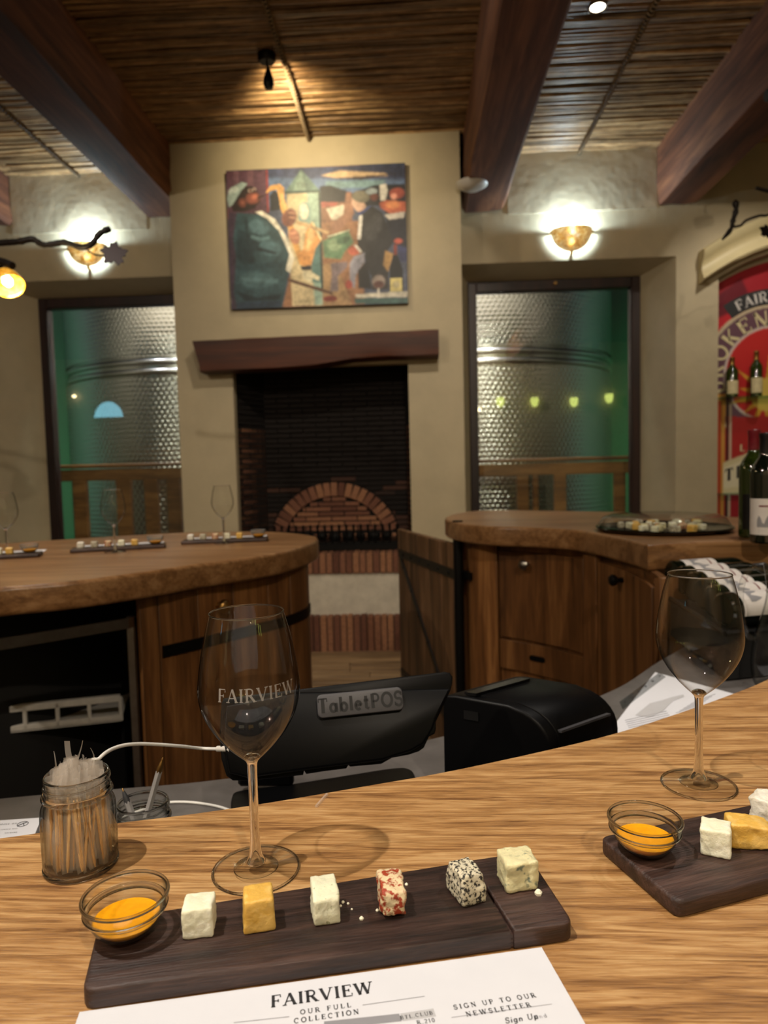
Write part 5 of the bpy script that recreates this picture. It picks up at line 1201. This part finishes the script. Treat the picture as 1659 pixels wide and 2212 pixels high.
mrule((783, 2171), (917, 2152)); mrule((505, 2209), (625, 2196))
mtext('SIGN UP TO OUR', 1071, 2168, .0036, .2, .33); mtext('NEWSLETTER', 1079, 2186, .0036, .2, .33)
mrule((975, 2198), (1192, 2169), .0003); 
mtext('Sign Up', 1128, 2206, .0040, .2, .12, slant=.2); mtext('and', 1170, 2200, .0030, .14, .2, 'ink_grey')
# grey table header
a, b = muv(600, 2228), 0; 
def mquad(pts, mat, name): g = G(); q = [mp_(*muv(*p), .00015) for p in pts]; g.add(q, [(0, 1, 2, 3)]); g.obj(name, mat, mn)
mquad([(700, 2207), (862, 2190), (868, 2206), (700, 2226)], 'ink_grey', 'table_header'); mquad([(864, 2190), (936, 2179), (942, 2196), (870, 2206)], 'paper_grey', 'table_header')
mtext('BTL.', 881, 2201, .0028, .2, .2); mtext('CLUB', 917, 2195, .0028, .2, .2); mtext('R.210', 921, 2211, .003, .18, .2)
mrule((862, 2190), (866, 2212), .0003); mrule((936, 2179), (945, 2212), .0003)
# sliver of a used wrapper on the bar
q1, q2 = oz(683, 1742, ZT+.001), oz(706, 1716, ZT+.001)
tag(G().tube([q1, q2], .0016, 6).obj('wrapper_scrap', 'film_milky', None, 60), 'scrap of clear wrapper lying near the far edge of the near bar', 'wrapper')

# ------------------------------------------------------------------ till tablet on its stand
td = thing('tablet_stand', 'black point of sale tablet on a stand seen from behind', 'tablet stand', oz(700, 1690, ZK))
yt0 = .83
def tp(px, py, y=yt0): return oy(px, py, y)
pl = [tp(475, 1512), tp(972, 1453, .86), tp(972, 1500, .88), tp(475, 1690)]
A = tp(478, 1500, .80); B = tp(974, 1452, .86); tx = (B-A); TW = tx.length; tx.normalize()
tn0 = Vector((tx.y, -tx.x, 0)).normalized(); tl = math.radians(24)
# the back leans away from us at the top
up_ = (Vector((0, 0, 1))*math.cos(tl)+(-tn0)*math.sin(tl)); up_ = (up_-tx*up_.dot(tx)).normalized(); tn = tx.cross(up_).normalized()
MT = Matrix(((tx.x, up_.x, tn.x, A.x), (tx.y, up_.y, tn.y, A.y), (tx.z, up_.z, tn.z, A.z), (0, 0, 0, 1)))   # local x along, y up the tablet, z towards us
def rrect(x0, y0, x1, y1, r, n=5):
    out = []
    for cx, cy, a in ((x1-r, y0+r, -90), (x1-r, y1-r, 0), (x0+r, y1-r, 90), (x0+r, y0+r, 180)):
        out += [(cx+r*math.cos(math.radians(a+90*k/n)), cy+r*math.sin(math.radians(a+90*k/n))) for k in range(n+1)]
    return out
def tabxy(px, py):
    d = ray(px, py); t = (A-Vector((0, 0, CZ))).dot(tn)/d.dot(tn); q = Vector((0, 0, CZ))+d*t-A; return (q.dot(tx), q.dot(up_))
out_ = [tabxy(*q) for q in ((483, 1508), (478, 1520), (474, 1587), (478, 1640), (489, 1676), (503, 1686), (535, 1686), (627, 1677), (655, 1674), (657, 1664), (662, 1672), (700, 1666), (748, 1660), (753, 1652), (758, 1656), (790, 1653), (824, 1650), (847, 1637), (884, 1630), (905, 1623), (916, 1615), (922, 1602), (927, 1591), (939, 1585), (942, 1576), (942, 1559), (958, 1524), (974, 1490), (977, 1478), (978, 1462), (972, 1453), (960, 1451))]
G().rslab(out_, -.010, 0, .0015, 2, MT).obj('tablet_body', 'black_plastic', td, 50)
low = [tabxy(*q) for q in ((490, 1524), (482, 1590), (496, 1670), (535, 1680), (700, 1658), (824, 1643), (884, 1624), (912, 1608), (932, 1575), (938, 1556), (968, 1496), (966, 1489), (640, 1497))]
G().rslab(low, 0, .010, .003, 2, MT).obj('back_cover', 'black_plastic', td, 50)
npx0 = (tp(682, 1520, .825)-A).dot(tx); npx1 = (tp(862, 1500, .845)-A).dot(tx)
G().rslab(rrect(npx0, -.040, npx1, -.013, .006), .012, .017, .0012, 2, MT).obj('name_plate', 'slate_plate', td, 50)
g = G(); lettering(g, 'TabletPOS', .0165, lambda u, v: MT @ Vector(((npx0+npx1)/2+u, -.0345+v, .0172)), .24, .05, False); g.obj('lettering', 'dark_void', td)
cpt = td.location
cpt = oz(560, 1712, ZK); G().cbox((cpt.x-.03, cpt.y-.005, ZK+.01), (cpt.x+.05, cpt.y+.012, ZK+.05), .004).obj('upright', 'black_plastic', td)
G().rslab([(p.x, p.y) for p in spline([oz(a, b, ZK+.012) for a, b in ((500, 1760), (500, 1722), (520, 1706), (630, 1692), (770, 1670), (850, 1658), (884, 1660), (898, 1680), (900, 1740))], 4)], ZK, ZK+.012, .003, 2).obj('base_plate', 'black_plastic', td, 50)
mq = MT @ Vector((-.0, -.06, -.004))
# cables
cp = [MT @ Vector((.006, -.062, .006)), oy(440, 1617, .80), oy(380, 1611, .76), oy(300, 1607, .72), oy(250, 1615, .69), oy(215, 1638, .66), oy(190, 1680, .66), Vector((oy(175, 1750, .70).x, .70, ZK+.004))]
cb = thing('cable', 'white cable looping from the tablet to behind the toothpick jar', 'cable', Vector((cp[0].x, cp[0].y, ZK)), 0, 'white cables')
G().tube(spline(cp, 8), .0019, 8).obj('wire', 'white_cable', cb, 180)
d_ = (cp[1]-cp[0]).normalized(); G().tube([cp[0]-d_*.004, cp[0]+d_*.02], .0034, 8).obj('plug', 'white_plastic', cb, 60)
cp2 = [oz(250, 1770, ZK+.002), oz(330, 1742, ZK+.002), oz(370, 1733, ZK+.002), oz(430, 1735, ZK+.002), oz(495, 1750, ZK+.002), oz(560, 1790, ZK+.002)]
tag(G().tube(spline(cp2, 8), .0019, 8).obj('cable', 'white_cable', None, 180), 'white cable lying on the worktop behind the pen jar', 'cable', 'white cables')

# receipt printer: profile seen at its left end, body running away to the right
pr_ = thing('receipt_printer', 'black rounded receipt printer beside the tablet stand', 'printer', oz(1100, 1655, ZK))
yA = .98
L0 = oy(962, 1660, yA); a0 = oy(960, 1500, yA); a1 = oy(1185, 1530, yA)
ex = Vector((.93, .12, 0)).normalized(); ed = Vector((-.42, 1, 0)).normalized()
# end profile in the plane spanned by pv (towards us-right) and z
pvd = (Vector((oz(1200, 1660, ZK).x, oz(1200, 1660, ZK).y, 0))-Vector((oz(958, 1600, ZK).x, oz(958, 1600, ZK).y, 0)))
O = oy(957, 1640, .95); O.z = ZK
E1 = oy(1190, 1640, .88); E1.z = ZK
pv = (E1-O); PWd = pv.length; pv.normalize()
Q0 = oy(1188, 1560, .88); Q1 = oy(1336, 1530, .965)
ev = Vector((Q1.x-Q0.x, Q1.y-Q0.y, 0)); PL = ev.length; ev.normalize()
ztp = oy(1150, 1512, .92).z; zbp = ZK
hgt = ztp-ZK
prof = [(0, 0), (0, hgt-.012), (.006, hgt-.002), (.02, hgt), (PWd*.62, hgt-.002)]+[(PWd*.62+PWd*.38*math.sin(a), hgt-.004-.052*(1-math.cos(a))) for a in [PI/2*k/8 for k in range(1, 9)]]+[(PWd*1.0, hgt-.09), (PWd*.93, .012), (PWd*.88, 0)]
MPp = Matrix(((pv.x, 0, -ev.x, O.x), (pv.y, 0, -ev.y, O.y), (0, 1, 0, O.z), (0, 0, 0, 1)))
G().rslab(prof, -PL, 0, .004, 3, MPp).obj('housing', 'black_plastic', pr_, 40)
G().rslab([(.004, hgt*.35)]+[(x*1.012, y+.0015) for x, y in prof[3:-2]]+[(PWd*.9, hgt*.35)], -PL*.88, -.016, .0015, 2, MPp).obj('lid', 'black_plastic', pr_, 40)
G().box((.03, hgt+.0005, -PL*.8), (.045, hgt+.005, -PL*.05), MPp).obj('paper_slot', 'black_gloss', pr_)
G().box((PWd*.22, hgt-.030, -.001), (PWd*.36, hgt-.018, .0015), MPp).obj('button', 'black_gloss', pr_)
G().box((PWd*.62+PWd*.30, hgt-.034, -PL*.86), (PWd*.62+PWd*.385, hgt-.031, -.02), MPp).obj('lid_seam', 'slate_plate', pr_)

# papers on the worktop
def flat_sheet(px4, z, mat='paper', g=None): return [oz(a, b, z) for a, b in px4]
sp_ = thing('price_sheet', 'laminated sheet with a printed bottle picture on the right of the worktop', 'sheet', oz(1460, 1530, ZK))
c4 = flat_sheet([(1300, 1600), (1415, 1452), (1590, 1500), (1480, 1640)], ZK+.001)
G().add(c4+[p-Vector((0, 0, .0008)) for p in c4], [(0, 3, 2, 1)[::-1], (4, 5, 6, 7), (0, 1, 5, 4), (1, 2, 6, 5), (2, 3, 7, 6), (3, 0, 4, 7)]).obj('sheet', 'paper', sp_)
bq = [(1372, 1545), (1404, 1519), (1432, 1512), (1450, 1506), (1476, 1500), (1478, 1505), (1455, 1513), (1445, 1522), (1432, 1536), (1404, 1549)]
G().add([oz(a, b, ZK+.0016) for a, b in bq], [tuple(range(10))]).obj('bottle_picture', 'paper_grey', sp_)
g = G()
for k in range(9):
    a, b = oz(1352+k*2-2, 1556+k*4, ZK+.0016), oz(1440+k*3, 1536+k*4, ZK+.0016); g.tube([a, b], .0004, 3)
for k in range(6): g.tube([oz(1460+k*8, 1540-k*5, ZK+.0016), oz(1510+k*7, 1524-k*5, ZK+.0016)], .0004, 3)
o = g.obj('print_lines', 'ink_grey', sp_)
pd = thing('plastic_sleeve', 'clear punched plastic sleeve strip along the laminated sheet', 'sleeve', oz(1370, 1490, ZK))
c4 = flat_sheet([(1338, 1516), (1425, 1452), (1438, 1462), (1345, 1532)], ZK+.002)
G().add(c4+[p-Vector((0, 0, .0006)) for p in c4], [(3, 2, 1, 0), (4, 5, 6, 7), (0, 1, 5, 4), (1, 2, 6, 5), (2, 3, 7, 6), (3, 0, 4, 7)]).obj('strip', 'lid_plastic', pd)
for k in range(6):
    q = oz(1350+k*15, 1515-k*11, ZK+.0024); G().lathe([(0, 0), (.0025, 0), (.0025, .0003), (0, .0003)], 10, Matrix.Translation(q)).obj('punch_hole', 'ink', pd)
# note sheet at the left, printed the other way up
ln = thing('note_card', 'white printed card on the worktop at the left edge, facing the staff', 'card', oz(30, 1790, ZK))
c4 = flat_sheet([(-60, 1840), (68, 1820), (90, 1766), (-60, 1776)], ZK+.012)
G().add(c4+[p-Vector((0, 0, .010)) for p in c4], [(0, 1, 2, 3), (7, 6, 5, 4), (4, 5, 1, 0), (5, 6, 2, 1), (6, 7, 3, 2), (7, 4, 0, 3)]).obj('card_stack', 'paper', ln)
zc_ = ZK+.0123; nu = (oz(90, 1766, zc_)-oz(-60, 1776, zc_)).normalized(); nvv = Vector((-nu.y, nu.x, 0))
def nt(text, px, py, size): 
    o_ = oz(px, py, zc_); g = G(); lettering(g, text, size, lambda u, v: o_-nu*u-nvv*v+Vector((0, 0, .0002)), .18, .3, True); g.obj('lettering', 'ink', ln)
nt('NO TICOHR', 14, 1779, .0030); nt('OUR BARREL ROOM', 10, 1791, .0020); nt('BREWING', 24, 1798, .0020)
q = oz(49, 1780, zc_); g = G(); g.tube([q+Vector((.0065*math.cos(a), .0065*math.sin(a), 0)) for a in [2*PI*k/24 for k in range(25)]], .00045, 4); g.tube([q+Vector((-.004, -.004, 0)), q+Vector((.003, .005, 0))], .0006, 4); g.tube([q+Vector((.004, -.004, 0)), q+Vector((-.001, .003, 0))], .0006, 4); g.obj('round_emblem', 'ink', ln)

# ------------------------------------------------------------------ gate between the bars
ga = oy(978, 1181, 2.95); gb = oy(858, 1146, 3.72); zg = CZ-.335
ga = Vector((ga.x, ga.y, 0)); gb = Vector((gb.x, gb.y, 0)); gd = (gb-ga); GWd = gd.length; gd.normalize()
gate = thing('gate', 'low wooden plank gate with black iron straps, standing open by the right bar', 'gate', Vector((ga.x, ga.y, 0)))
gn = Vector((gd.y, -gd.x, 0)); gn = gn if gn.x < 0 else -gn       # side facing the passage and us
MG = Matrix(((gd.x, gn.x, 0, ga.x), (gd.y, gn.y, 0, ga.y), (0, 0, 1, 0), (0, 0, 0, 1)))
for k in range(5):
    w = GWd/5; G().cbox((k*w+.002, -.03, .12), ((k+1)*w-.002, 0+R.uniform(-.002, .002), zg), .004, MG).obj('plank', 'gate_wood', gate)
for z0_, z1_ in ((zg-.145, zg-.105), (.3, .34)):
    G().cbox((-.05, 0, z0_), (GWd-.02, .006, z1_), .001, MG).obj('strap', 'iron', gate)
    for k in range(6): G().lathe([(.008, 0), (.006, .004), (0, .006)], 10, MG @ Matrix.Translation((.04+k*GWd/6.2, .006, (z0_+z1_)/2)) @ Matrix.Rotation(-PI/2, 4, 'X')).obj('bolt', 'iron', gate, 50)
p0, p1 = MG @ Vector((GWd-.06, .003, zg-.14)), MG @ Vector((.03, .003, .33)); dd = (p1-p0).normalized(); wv = gn.cross(dd)*.014
G().add([p0-wv, p0+wv, p1+wv, p1-wv]+[q+gn*.005 for q in (p0-wv, p0+wv, p1+wv, p1-wv)], [(0, 1, 2, 3), (7, 6, 5, 4), (0, 4, 5, 1), (1, 5, 6, 2), (2, 6, 7, 3), (3, 7, 4, 0)]).obj('brace', 'iron', gate)
for k in range(6): G().lathe([(.007, 0), (.006, .003), (0, .005)], 10, Matrix.Translation(p0.lerp(p1, (k+.5)/6)+gn*.005) @ gn.to_track_quat('Z', 'Y').to_matrix().to_4x4()).obj('bolt', 'iron', gate, 50)
gpost = oy(990, 1165, 2.86)
tag(G().tube([(gpost.x, 2.88, 0), (gpost.x, 2.88, CZ-.23)], .021, 16).obj('gate_post', 'iron', None, 50), 'black round iron post carrying the gate under the right bar tip', 'post')

# ------------------------------------------------------------------ right bar
ZR = CZ-.235
fr = spline([oz(a, b, ZR) for a, b in ((961, 1121), (970, 1126), (1003, 1132), (1060, 1137), (1136, 1139), (1235, 1144), (1285, 1151), (1345, 1163), (1400, 1177))], 6)
bk = spline([oz(a, b, ZR) for a, b in ((1900, 1124), (1700, 1120), (1580, 1116), (1400, 1108), (1250, 1104), (1080, 1102), (1020, 1104), (985, 1109), (963, 1116))], 6)
rb_ = thing('bar_counter', 'curved oak bar counter behind the gate at the right with panelled doors', 'bar', Vector((1.1, 2.6, 0)))
c_ = fr[-1]
rest = [Vector((c_.x+.06, c_.y+.02, ZR)), Vector((c_.x+.16, 2.02, ZR)), Vector((1.9, 2.0, ZR))]
G().rslab([(p.x, p.y) for p in fr+rest+bk], ZR-.074, ZR, .010, 4).obj('countertop', 'oak_far', rb_, 50)
bs = spline([oz(a, b, ZR-.074) for a, b in ((976, 1160), (1000, 1166), (1037, 1172), (1156, 1180), (1260, 1191), (1334, 1209), (1390, 1235), (1412, 1252))], 6)
bs = [p+Vector((.01, .025, 0)) for p in bs]
Ls = [0]
for a, b in zip(bs, bs[1:]): Ls.append(Ls[-1]+(b-a).length)
def s_at(px):     # arc length where the base path crosses an image column
    best = min(range(len(bs)), key=lambda i: abs((W/2+F*(bs[i]-Vector((0, 0, CZ))).dot(RT)/(bs[i]-Vector((0, 0, CZ))).dot(FW))-px))
    return Ls[best]
zb0 = ZR-.074
def zat(px, py):
    s_ = s_at(px); i = min(range(len(Ls)), key=lambda k: abs(Ls[k]-s_)); return oy(px, py, bs[i].y).z
S = [s_at(x) for x in (1020, 1068, 1262, 1284, 1425)]
zd = zat(1165, 1392)
_, atr, Lr_ = face_panels(bs, 0, zb0, [max(.05, S[0]/2), max(.05, S[0]/2), S[1]-S[0], S[2]-S[1], S[3]-S[2], Ls[-1]-S[3]], rb_, 'cabinet_wood', inset=.014, name='panel')
def seg_door(s0, s1, z0, z1, name, nboards=1, inset=-.002, depth=.018):
    root = None; n = 10
    poly = []
    for i in range(n+1): p, t = atr(lerp(s0, s1, i/n)); nr = Vector((t.y, -t.x, 0)); poly.append(p-nr*inset)
    for i in range(n, -1, -1): p, t = atr(lerp(s0, s1, i/n)); nr = Vector((t.y, -t.x, 0)); poly.append(p-nr*(inset+depth))
    return G().prism([(p.x, p.y) for p in poly], z0, z1).obj(name, 'cabinet_wood', rb_, 30, bevel=.002)
d1 = seg_door(S[1]+.006, S[2]-.006, zd+.008, zb0-.03, 'door'); dr1 = seg_door(S[1]+.006, S[2]-.006, .62, zd-.004, 'drawer'); d2 = seg_door(S[3]+.006, Ls[-1]-.03, .45, zb0-.03, 'door')
seg_door(S[2]-.002, S[3]+.002, .2, zb0-.001, 'stile', inset=-.006); seg_door(S[0], S[1]-.002, .2, zb0-.001, 'stile', inset=-.006)
# front and door boards shown as raised battens of colour
for px, d, par in ((1148, 1218, d1), (1343, 1253, d2)):
    p, t = atr(s_at(px)); nr = Vector((t.y, -t.x, 0)); z = oy(px, d, p.y).z
    G().lathe([(0, 0), (.009, 0), (.007, .014), (.016, .024), (.019, .034), (.012, .042), (0, .043)], 20, Matrix.Translation((p.x+nr.x*.002, p.y+nr.y*.002, z)) @ nr.to_track_quat('Z', 'Y').to_matrix().to_4x4()).obj('knob', 'iron' if px > 1200 else 'steel', par, 50)
p, t = atr(s_at(1162)); nr = Vector((t.y, -t.x, 0)); z = oy(1162, 1423, p.y).z
MD = Matrix(((t.x, 0, nr.x, p.x+nr.x*.003), (t.y, 0, nr.y, p.y+nr.y*.003), (0, 1, 0, z), (0, 0, 0, 1)))
G().prism(rrect(-.034, -.010, .034, .010, .0095), -.002, .004, MD).obj('handle', 'iron', dr1)
g = G(); q0, q1 = bs[0], bs[-1]
for a, b in ((q0, Vector((q0.x+.2, q0.y+.25, 0))), (q1, Vector((q1.x+.5, q1.y+.05, 0))), (Vector((q0.x+.2, q0.y+.25, 0)), Vector((1.75, 3.2, 0)))): g.quad((a.x, a.y, 0), (b.x, b.y, 0), (b.x, b.y, zb0), (a.x, a.y, zb0))
g.obj('carcass', 'cabinet_wood', rb_)
hp, ht = atr(.01); hz_ = oy(1000, 1250, 2.8).z
strap(atr, .0, S[0]+.02, lambda s_: hz_-.01, .03, rb_, .022, 'hinge_strap')

# cheese platter with a clear lid on the right bar
pl_c = oz(1432, 1146, ZR); pl_ = thing('platter', 'round black platter under a clear lid on the right bar', 'platter', pl_c)
G().lathe([(0, .004), (.17, .004), (.2, .012), (.212, .016), (.214, .012), (.2, .004), (.17, 0), (0, 0)], 64, Matrix.Translation(pl_c)).obj('tray', 'black_gloss', pl_, 50)
G().lathe([(.208, .014), (.205, .022), (.19, .045), (.17, .052), (.0, .055)], 64, Matrix.Translation(pl_c)).obj('clear_lid', 'lid_plastic', pl_, 50)
for k in range(46):
    a = R.uniform(0, 2*PI); r_ = .15*math.sqrt(R.random()); s_ = R.uniform(.016, .026); c = pl_c+Vector((r_*math.cos(a)+.01, r_*math.sin(a), .006))
    mt = R.choice(['cheese_white', 'cheese_yellow', 'cheese_herb', 'cheese_red', 'cheese_pepper', 'cheese_blue'])
    nm = {'cheese_white': 'white', 'cheese_yellow': 'yellow', 'cheese_herb': 'herb flecked', 'cheese_red': 'red spiced', 'cheese_pepper': 'peppered', 'cheese_blue': 'blue veined'}[mt]
    o = G().cbox((-s_/2, -s_/2, 0), (s_/2, s_/2, s_), s_*.15, Matrix.Translation(c) @ Matrix.Rotation(R.random()*3, 4, 'Z')).obj('cheese_cube', mt)
    tag(o, 'small %s cheese cube under the clear platter lid' % nm, 'cheese', '%s cheese cubes on the platter' % nm)

# upright bottles on the right bar
b1 = bottle('wine_bottle', 'upright green wine bottle with a red capsule at the right edge', oz(1627, 1160, ZR), 'bottle_green', 'capsule_red', 'capsule_black', 'upright wine bottles')
b2 = bottle('wine_bottle', 'upright dark wine bottle with a white picture label in front of the red capped one', oz(1652, 1172, ZR), 'bottle_glass', 'capsule_black', 'label_white', 'upright wine bottles', art=True)
b2.rotation_euler = (0, 0, -.5); b1.scale = (1.05, 1.05, 1.05)
# lying bottles in a black crate
lbz = 1.108; Y0 = 1.92
k0 = None; dirv = Vector((1, .30, .0)).normalized()
labels = ['lying dark wine bottle with white label, farthest in the crate', 'lying dark wine bottle with white label, second from the back of the crate', 'lying dark wine bottle with white label, third from the back of the crate', 'lying dark wine bottle with a broad white label, fourth from the back of the crate', 'lying dark wine bottle with a broad white label, fifth from the back of the crate', 'lying dark wine bottle nearest to us in the crate']
bx = []
for k in range(6):
    y = Y0-k*.079; px = 1452+k*22; st_ = oy(px, 1200, y); loc = Vector((st_.x, y, lbz-.003*k))
    q = dirv.to_track_quat('Z', 'Y')
    # turn the label (local -Y) upwards
    Mx = q.to_matrix(); loc_my = Mx @ Vector((0, -1, 0)); want = Vector((-.12, -.55, .83)); want = (want-dirv*want.dot(dirv)).normalized()
    ang = math.atan2(dirv.dot(loc_my.cross(want)), loc_my.dot(want)); Rm = Matrix.Rotation(ang, 3, dirv) @ Mx
    if k0 is None:
        k0 = bottle('wine_bottle', labels[0], loc, 'bottle_glass', 'capsule_black', 'label_white', 'wine bottles lying in the crate', art=True); o = k0
    else: o = dup(k0, loc, labels[k])
    o.rotation_euler = Rm.to_euler(); bx.append(loc)
cr = thing('bottle_crate', 'black crate under the lying wine bottles beside the right bar', 'crate', Vector((bx[2].x+.15, bx[3].y, ZK)))
cxa, cxb, cya, cyb = bx[0].x-.01, bx[-1].x+.36, bx[-1].y-.03, bx[0].y+.03
zt2 = lbz-.056
MC = Matrix.Identity(4)
G().prism([(bx[0].x-.02, bx[0].y+.05), (bx[-1].x-.02, bx[-1].y-.06), (bx[-1].x+.30, bx[-1].y+.03), (bx[0].x+.30, bx[0].y+.14)], ZK+.004, zt2).obj('crate_body', 'dark_void', cr)
pc_ = [(bx[0].x-.02, bx[0].y+.05), (bx[-1].x-.02, bx[-1].y-.06), (bx[-1].x+.30, bx[-1].y+.03), (bx[0].x+.30, bx[0].y+.14)]
g = G()
for a, b in zip(pc_, pc_[1:]+pc_[:1]): g.tube([Vector((a[0], a[1], zt2+.004)), Vector((b[0], b[1], zt2+.004))], .006, 6)
g.obj('crate_rim', 'iron', cr, 50)
# glass jug
jc = oy(1692, 1300, 1.42); jz = ZK; jc = Vector((jc.x, 1.42, jz))
jg_ = thing('jug', 'clear glass jug with a looped handle at the right edge', 'jug', jc)
G().lathe(fine([(0, .002), (.04, .002), (.052, .01), (.058, .05), (.052, .1), (.038, .15), (.03, .19), (.033, .23), (.036, .25)], 4), 40, Matrix.Translation(jc)).obj('body', 'jar_glass', jg_, 180)
hd_ = spline([jc+Vector((-.034, 0, .235)), jc+Vector((-.06, -.0, .245)), jc+Vector((-.08, 0, .215)), jc+Vector((-.082, 0, .16)), jc+Vector((-.07, 0, .11)), jc+Vector((-.053, 0, .10))], 6)
G().tube(hd_, .0055, 10).obj('handle', 'jar_glass', jg_, 180)

# ------------------------------------------------------------------ settings on the left bar
def far_set(pxl, pxr, pyl, pyr, where, gl):
    a, b = oz(pxl, pyl, ZL+.012), oz(pxr, pyr, ZL+.012); ex_ = (b-a).normalized(); nv_ = Vector((-ex_.y, ex_.x, 0)); Lb = (b-a).length
    c = (a+b)/2+nv_*.045; ang = math.atan2(ex_.y, ex_.x)
    t = thing('tasting_board', 'far dark tasting board on the left bar, '+where, 'board', (c.x, c.y, ZL), ang, 'tasting boards')
    G().rslab(rrect(-Lb/2, -.045, Lb/2, .045, .008), 0, .012, .003, 2).obj('slab', 'board_wood', t, 50, w=False)
    m_ = G().box((-Lb/2+.01, .052, 0), (Lb/2-.01, .20, .0012)).obj('menu', 'paper', None, 0, w=False); m_.location = (c.x, c.y, ZL); m_.rotation_euler = (0, 0, ang)
    tag(m_, 'white paper menu behind the far tasting board, '+where, 'menu', 'menus on the left bar')
    mats = ['cheese_rind', 'cheese_pepper', 'cheese_red', 'cheese_white', 'cheese_yellow']
    nms = ['pale', 'peppered', 'red spiced', 'white', 'yellow']
    for k in range(5):
        p = c+ex_*(-Lb/2+.03+k*(Lb-.09)/5); o = G().cbox((-.011, -.011, 0), (.011, .011, .021), .003).obj('cheese_cube', mats[k], None, 0, w=False)
        o.location = (p.x, p.y, ZL+.012); o.rotation_euler = (0, 0, ang); tag(o, nms[k]+' cheese cube on the far board, '+where, 'cheese', 'cheese cubes on the left bar')
    p = c+ex_*(Lb/2-.035); loc = (p.x, p.y, ZL+.012)
    dup(sb, loc, 'small glass sauce bowl on the far board, '+where, 'glass sauce bowls'); s2 = ss.copy(); C.objects.link(s2); s2.location = loc; s2['label'] = 'orange sauce in the bowl on the far board, '+where
far_set(390, 578, 1170, 1163, 'nearest the fireplace', 0)
far_set(150, 358, 1188, 1177, 'in front of the left window', 0)
far_set(-110, 85, 1207, 1196, 'at the left edge', 0)

# ------------------------------------------------------------------ behind us: what the window panes mirror
YV = YN
for k, px in enumerate((1081, 1155, 1240, 1316)):
    D = 2*(YF+.04)-YV-.12; v = oy(px, 868 if k < 3 else 860, D); q = Vector((v.x, YV+.12, v.z))
    t = thing('wall_lantern', 'yellow glowing wall lantern behind the viewer, mirrored in the right window', 'wall lamp', q, 0, 'lanterns on the near wall')
    G().lathe([(0, -.11), (.04, -.1), (.075, -.05), (.09, .03), (.08, .09), (0, .1)], 20, Matrix.Translation(q)).obj('lamp_shade', 'lamp_yellow', t, 60)
    G().tube([q+Vector((0, -.12, .09)), q+Vector((0, 0, .09))], .01, 8).obj('bracket', 'iron', t, 50)
D = 2*(YF+.04)-YV-.03; v = oy(235, 903, D); hw = abs(oy(268, 903, D).x-oy(202, 903, D).x)/2
t = bpy.data.objects.new('window_3', None); C.objects.link(t); t.location = (v.x, YV+.03, v.z); struct(t)
pts = [(v.x+hw*math.cos(PI*k/16), v.z+hw*1.1*math.sin(PI*k/16)) for k in range(17)]
G().add([(x, YV+.03, z) for x, z in pts], [tuple(range(17))]).obj('pane', 'day_glass', t)
G().tube([(x, YV+.03, z) for x, z in pts]+[(pts[0][0], YV+.03, pts[0][1])], .02, 8).obj('frame_arch', 'frame_wood', t, 50)
for k in range(2):
    q = oy((160, 1035)[k], (856, 885)[k], 2*(YF+.04)-YV-.1); q = Vector((q.x, YV+.1, q.z))
    tag(G().lathe([(0, -.035), (.03, -.02), (.04, 0), (.03, .02), (0, .035)], 14, Matrix.Translation(q)).obj('spot_bulb', 'small_bulb', None, 60), 'small bright bulb on the wall behind the viewer', 'lamp', 'small bulbs on the near wall')
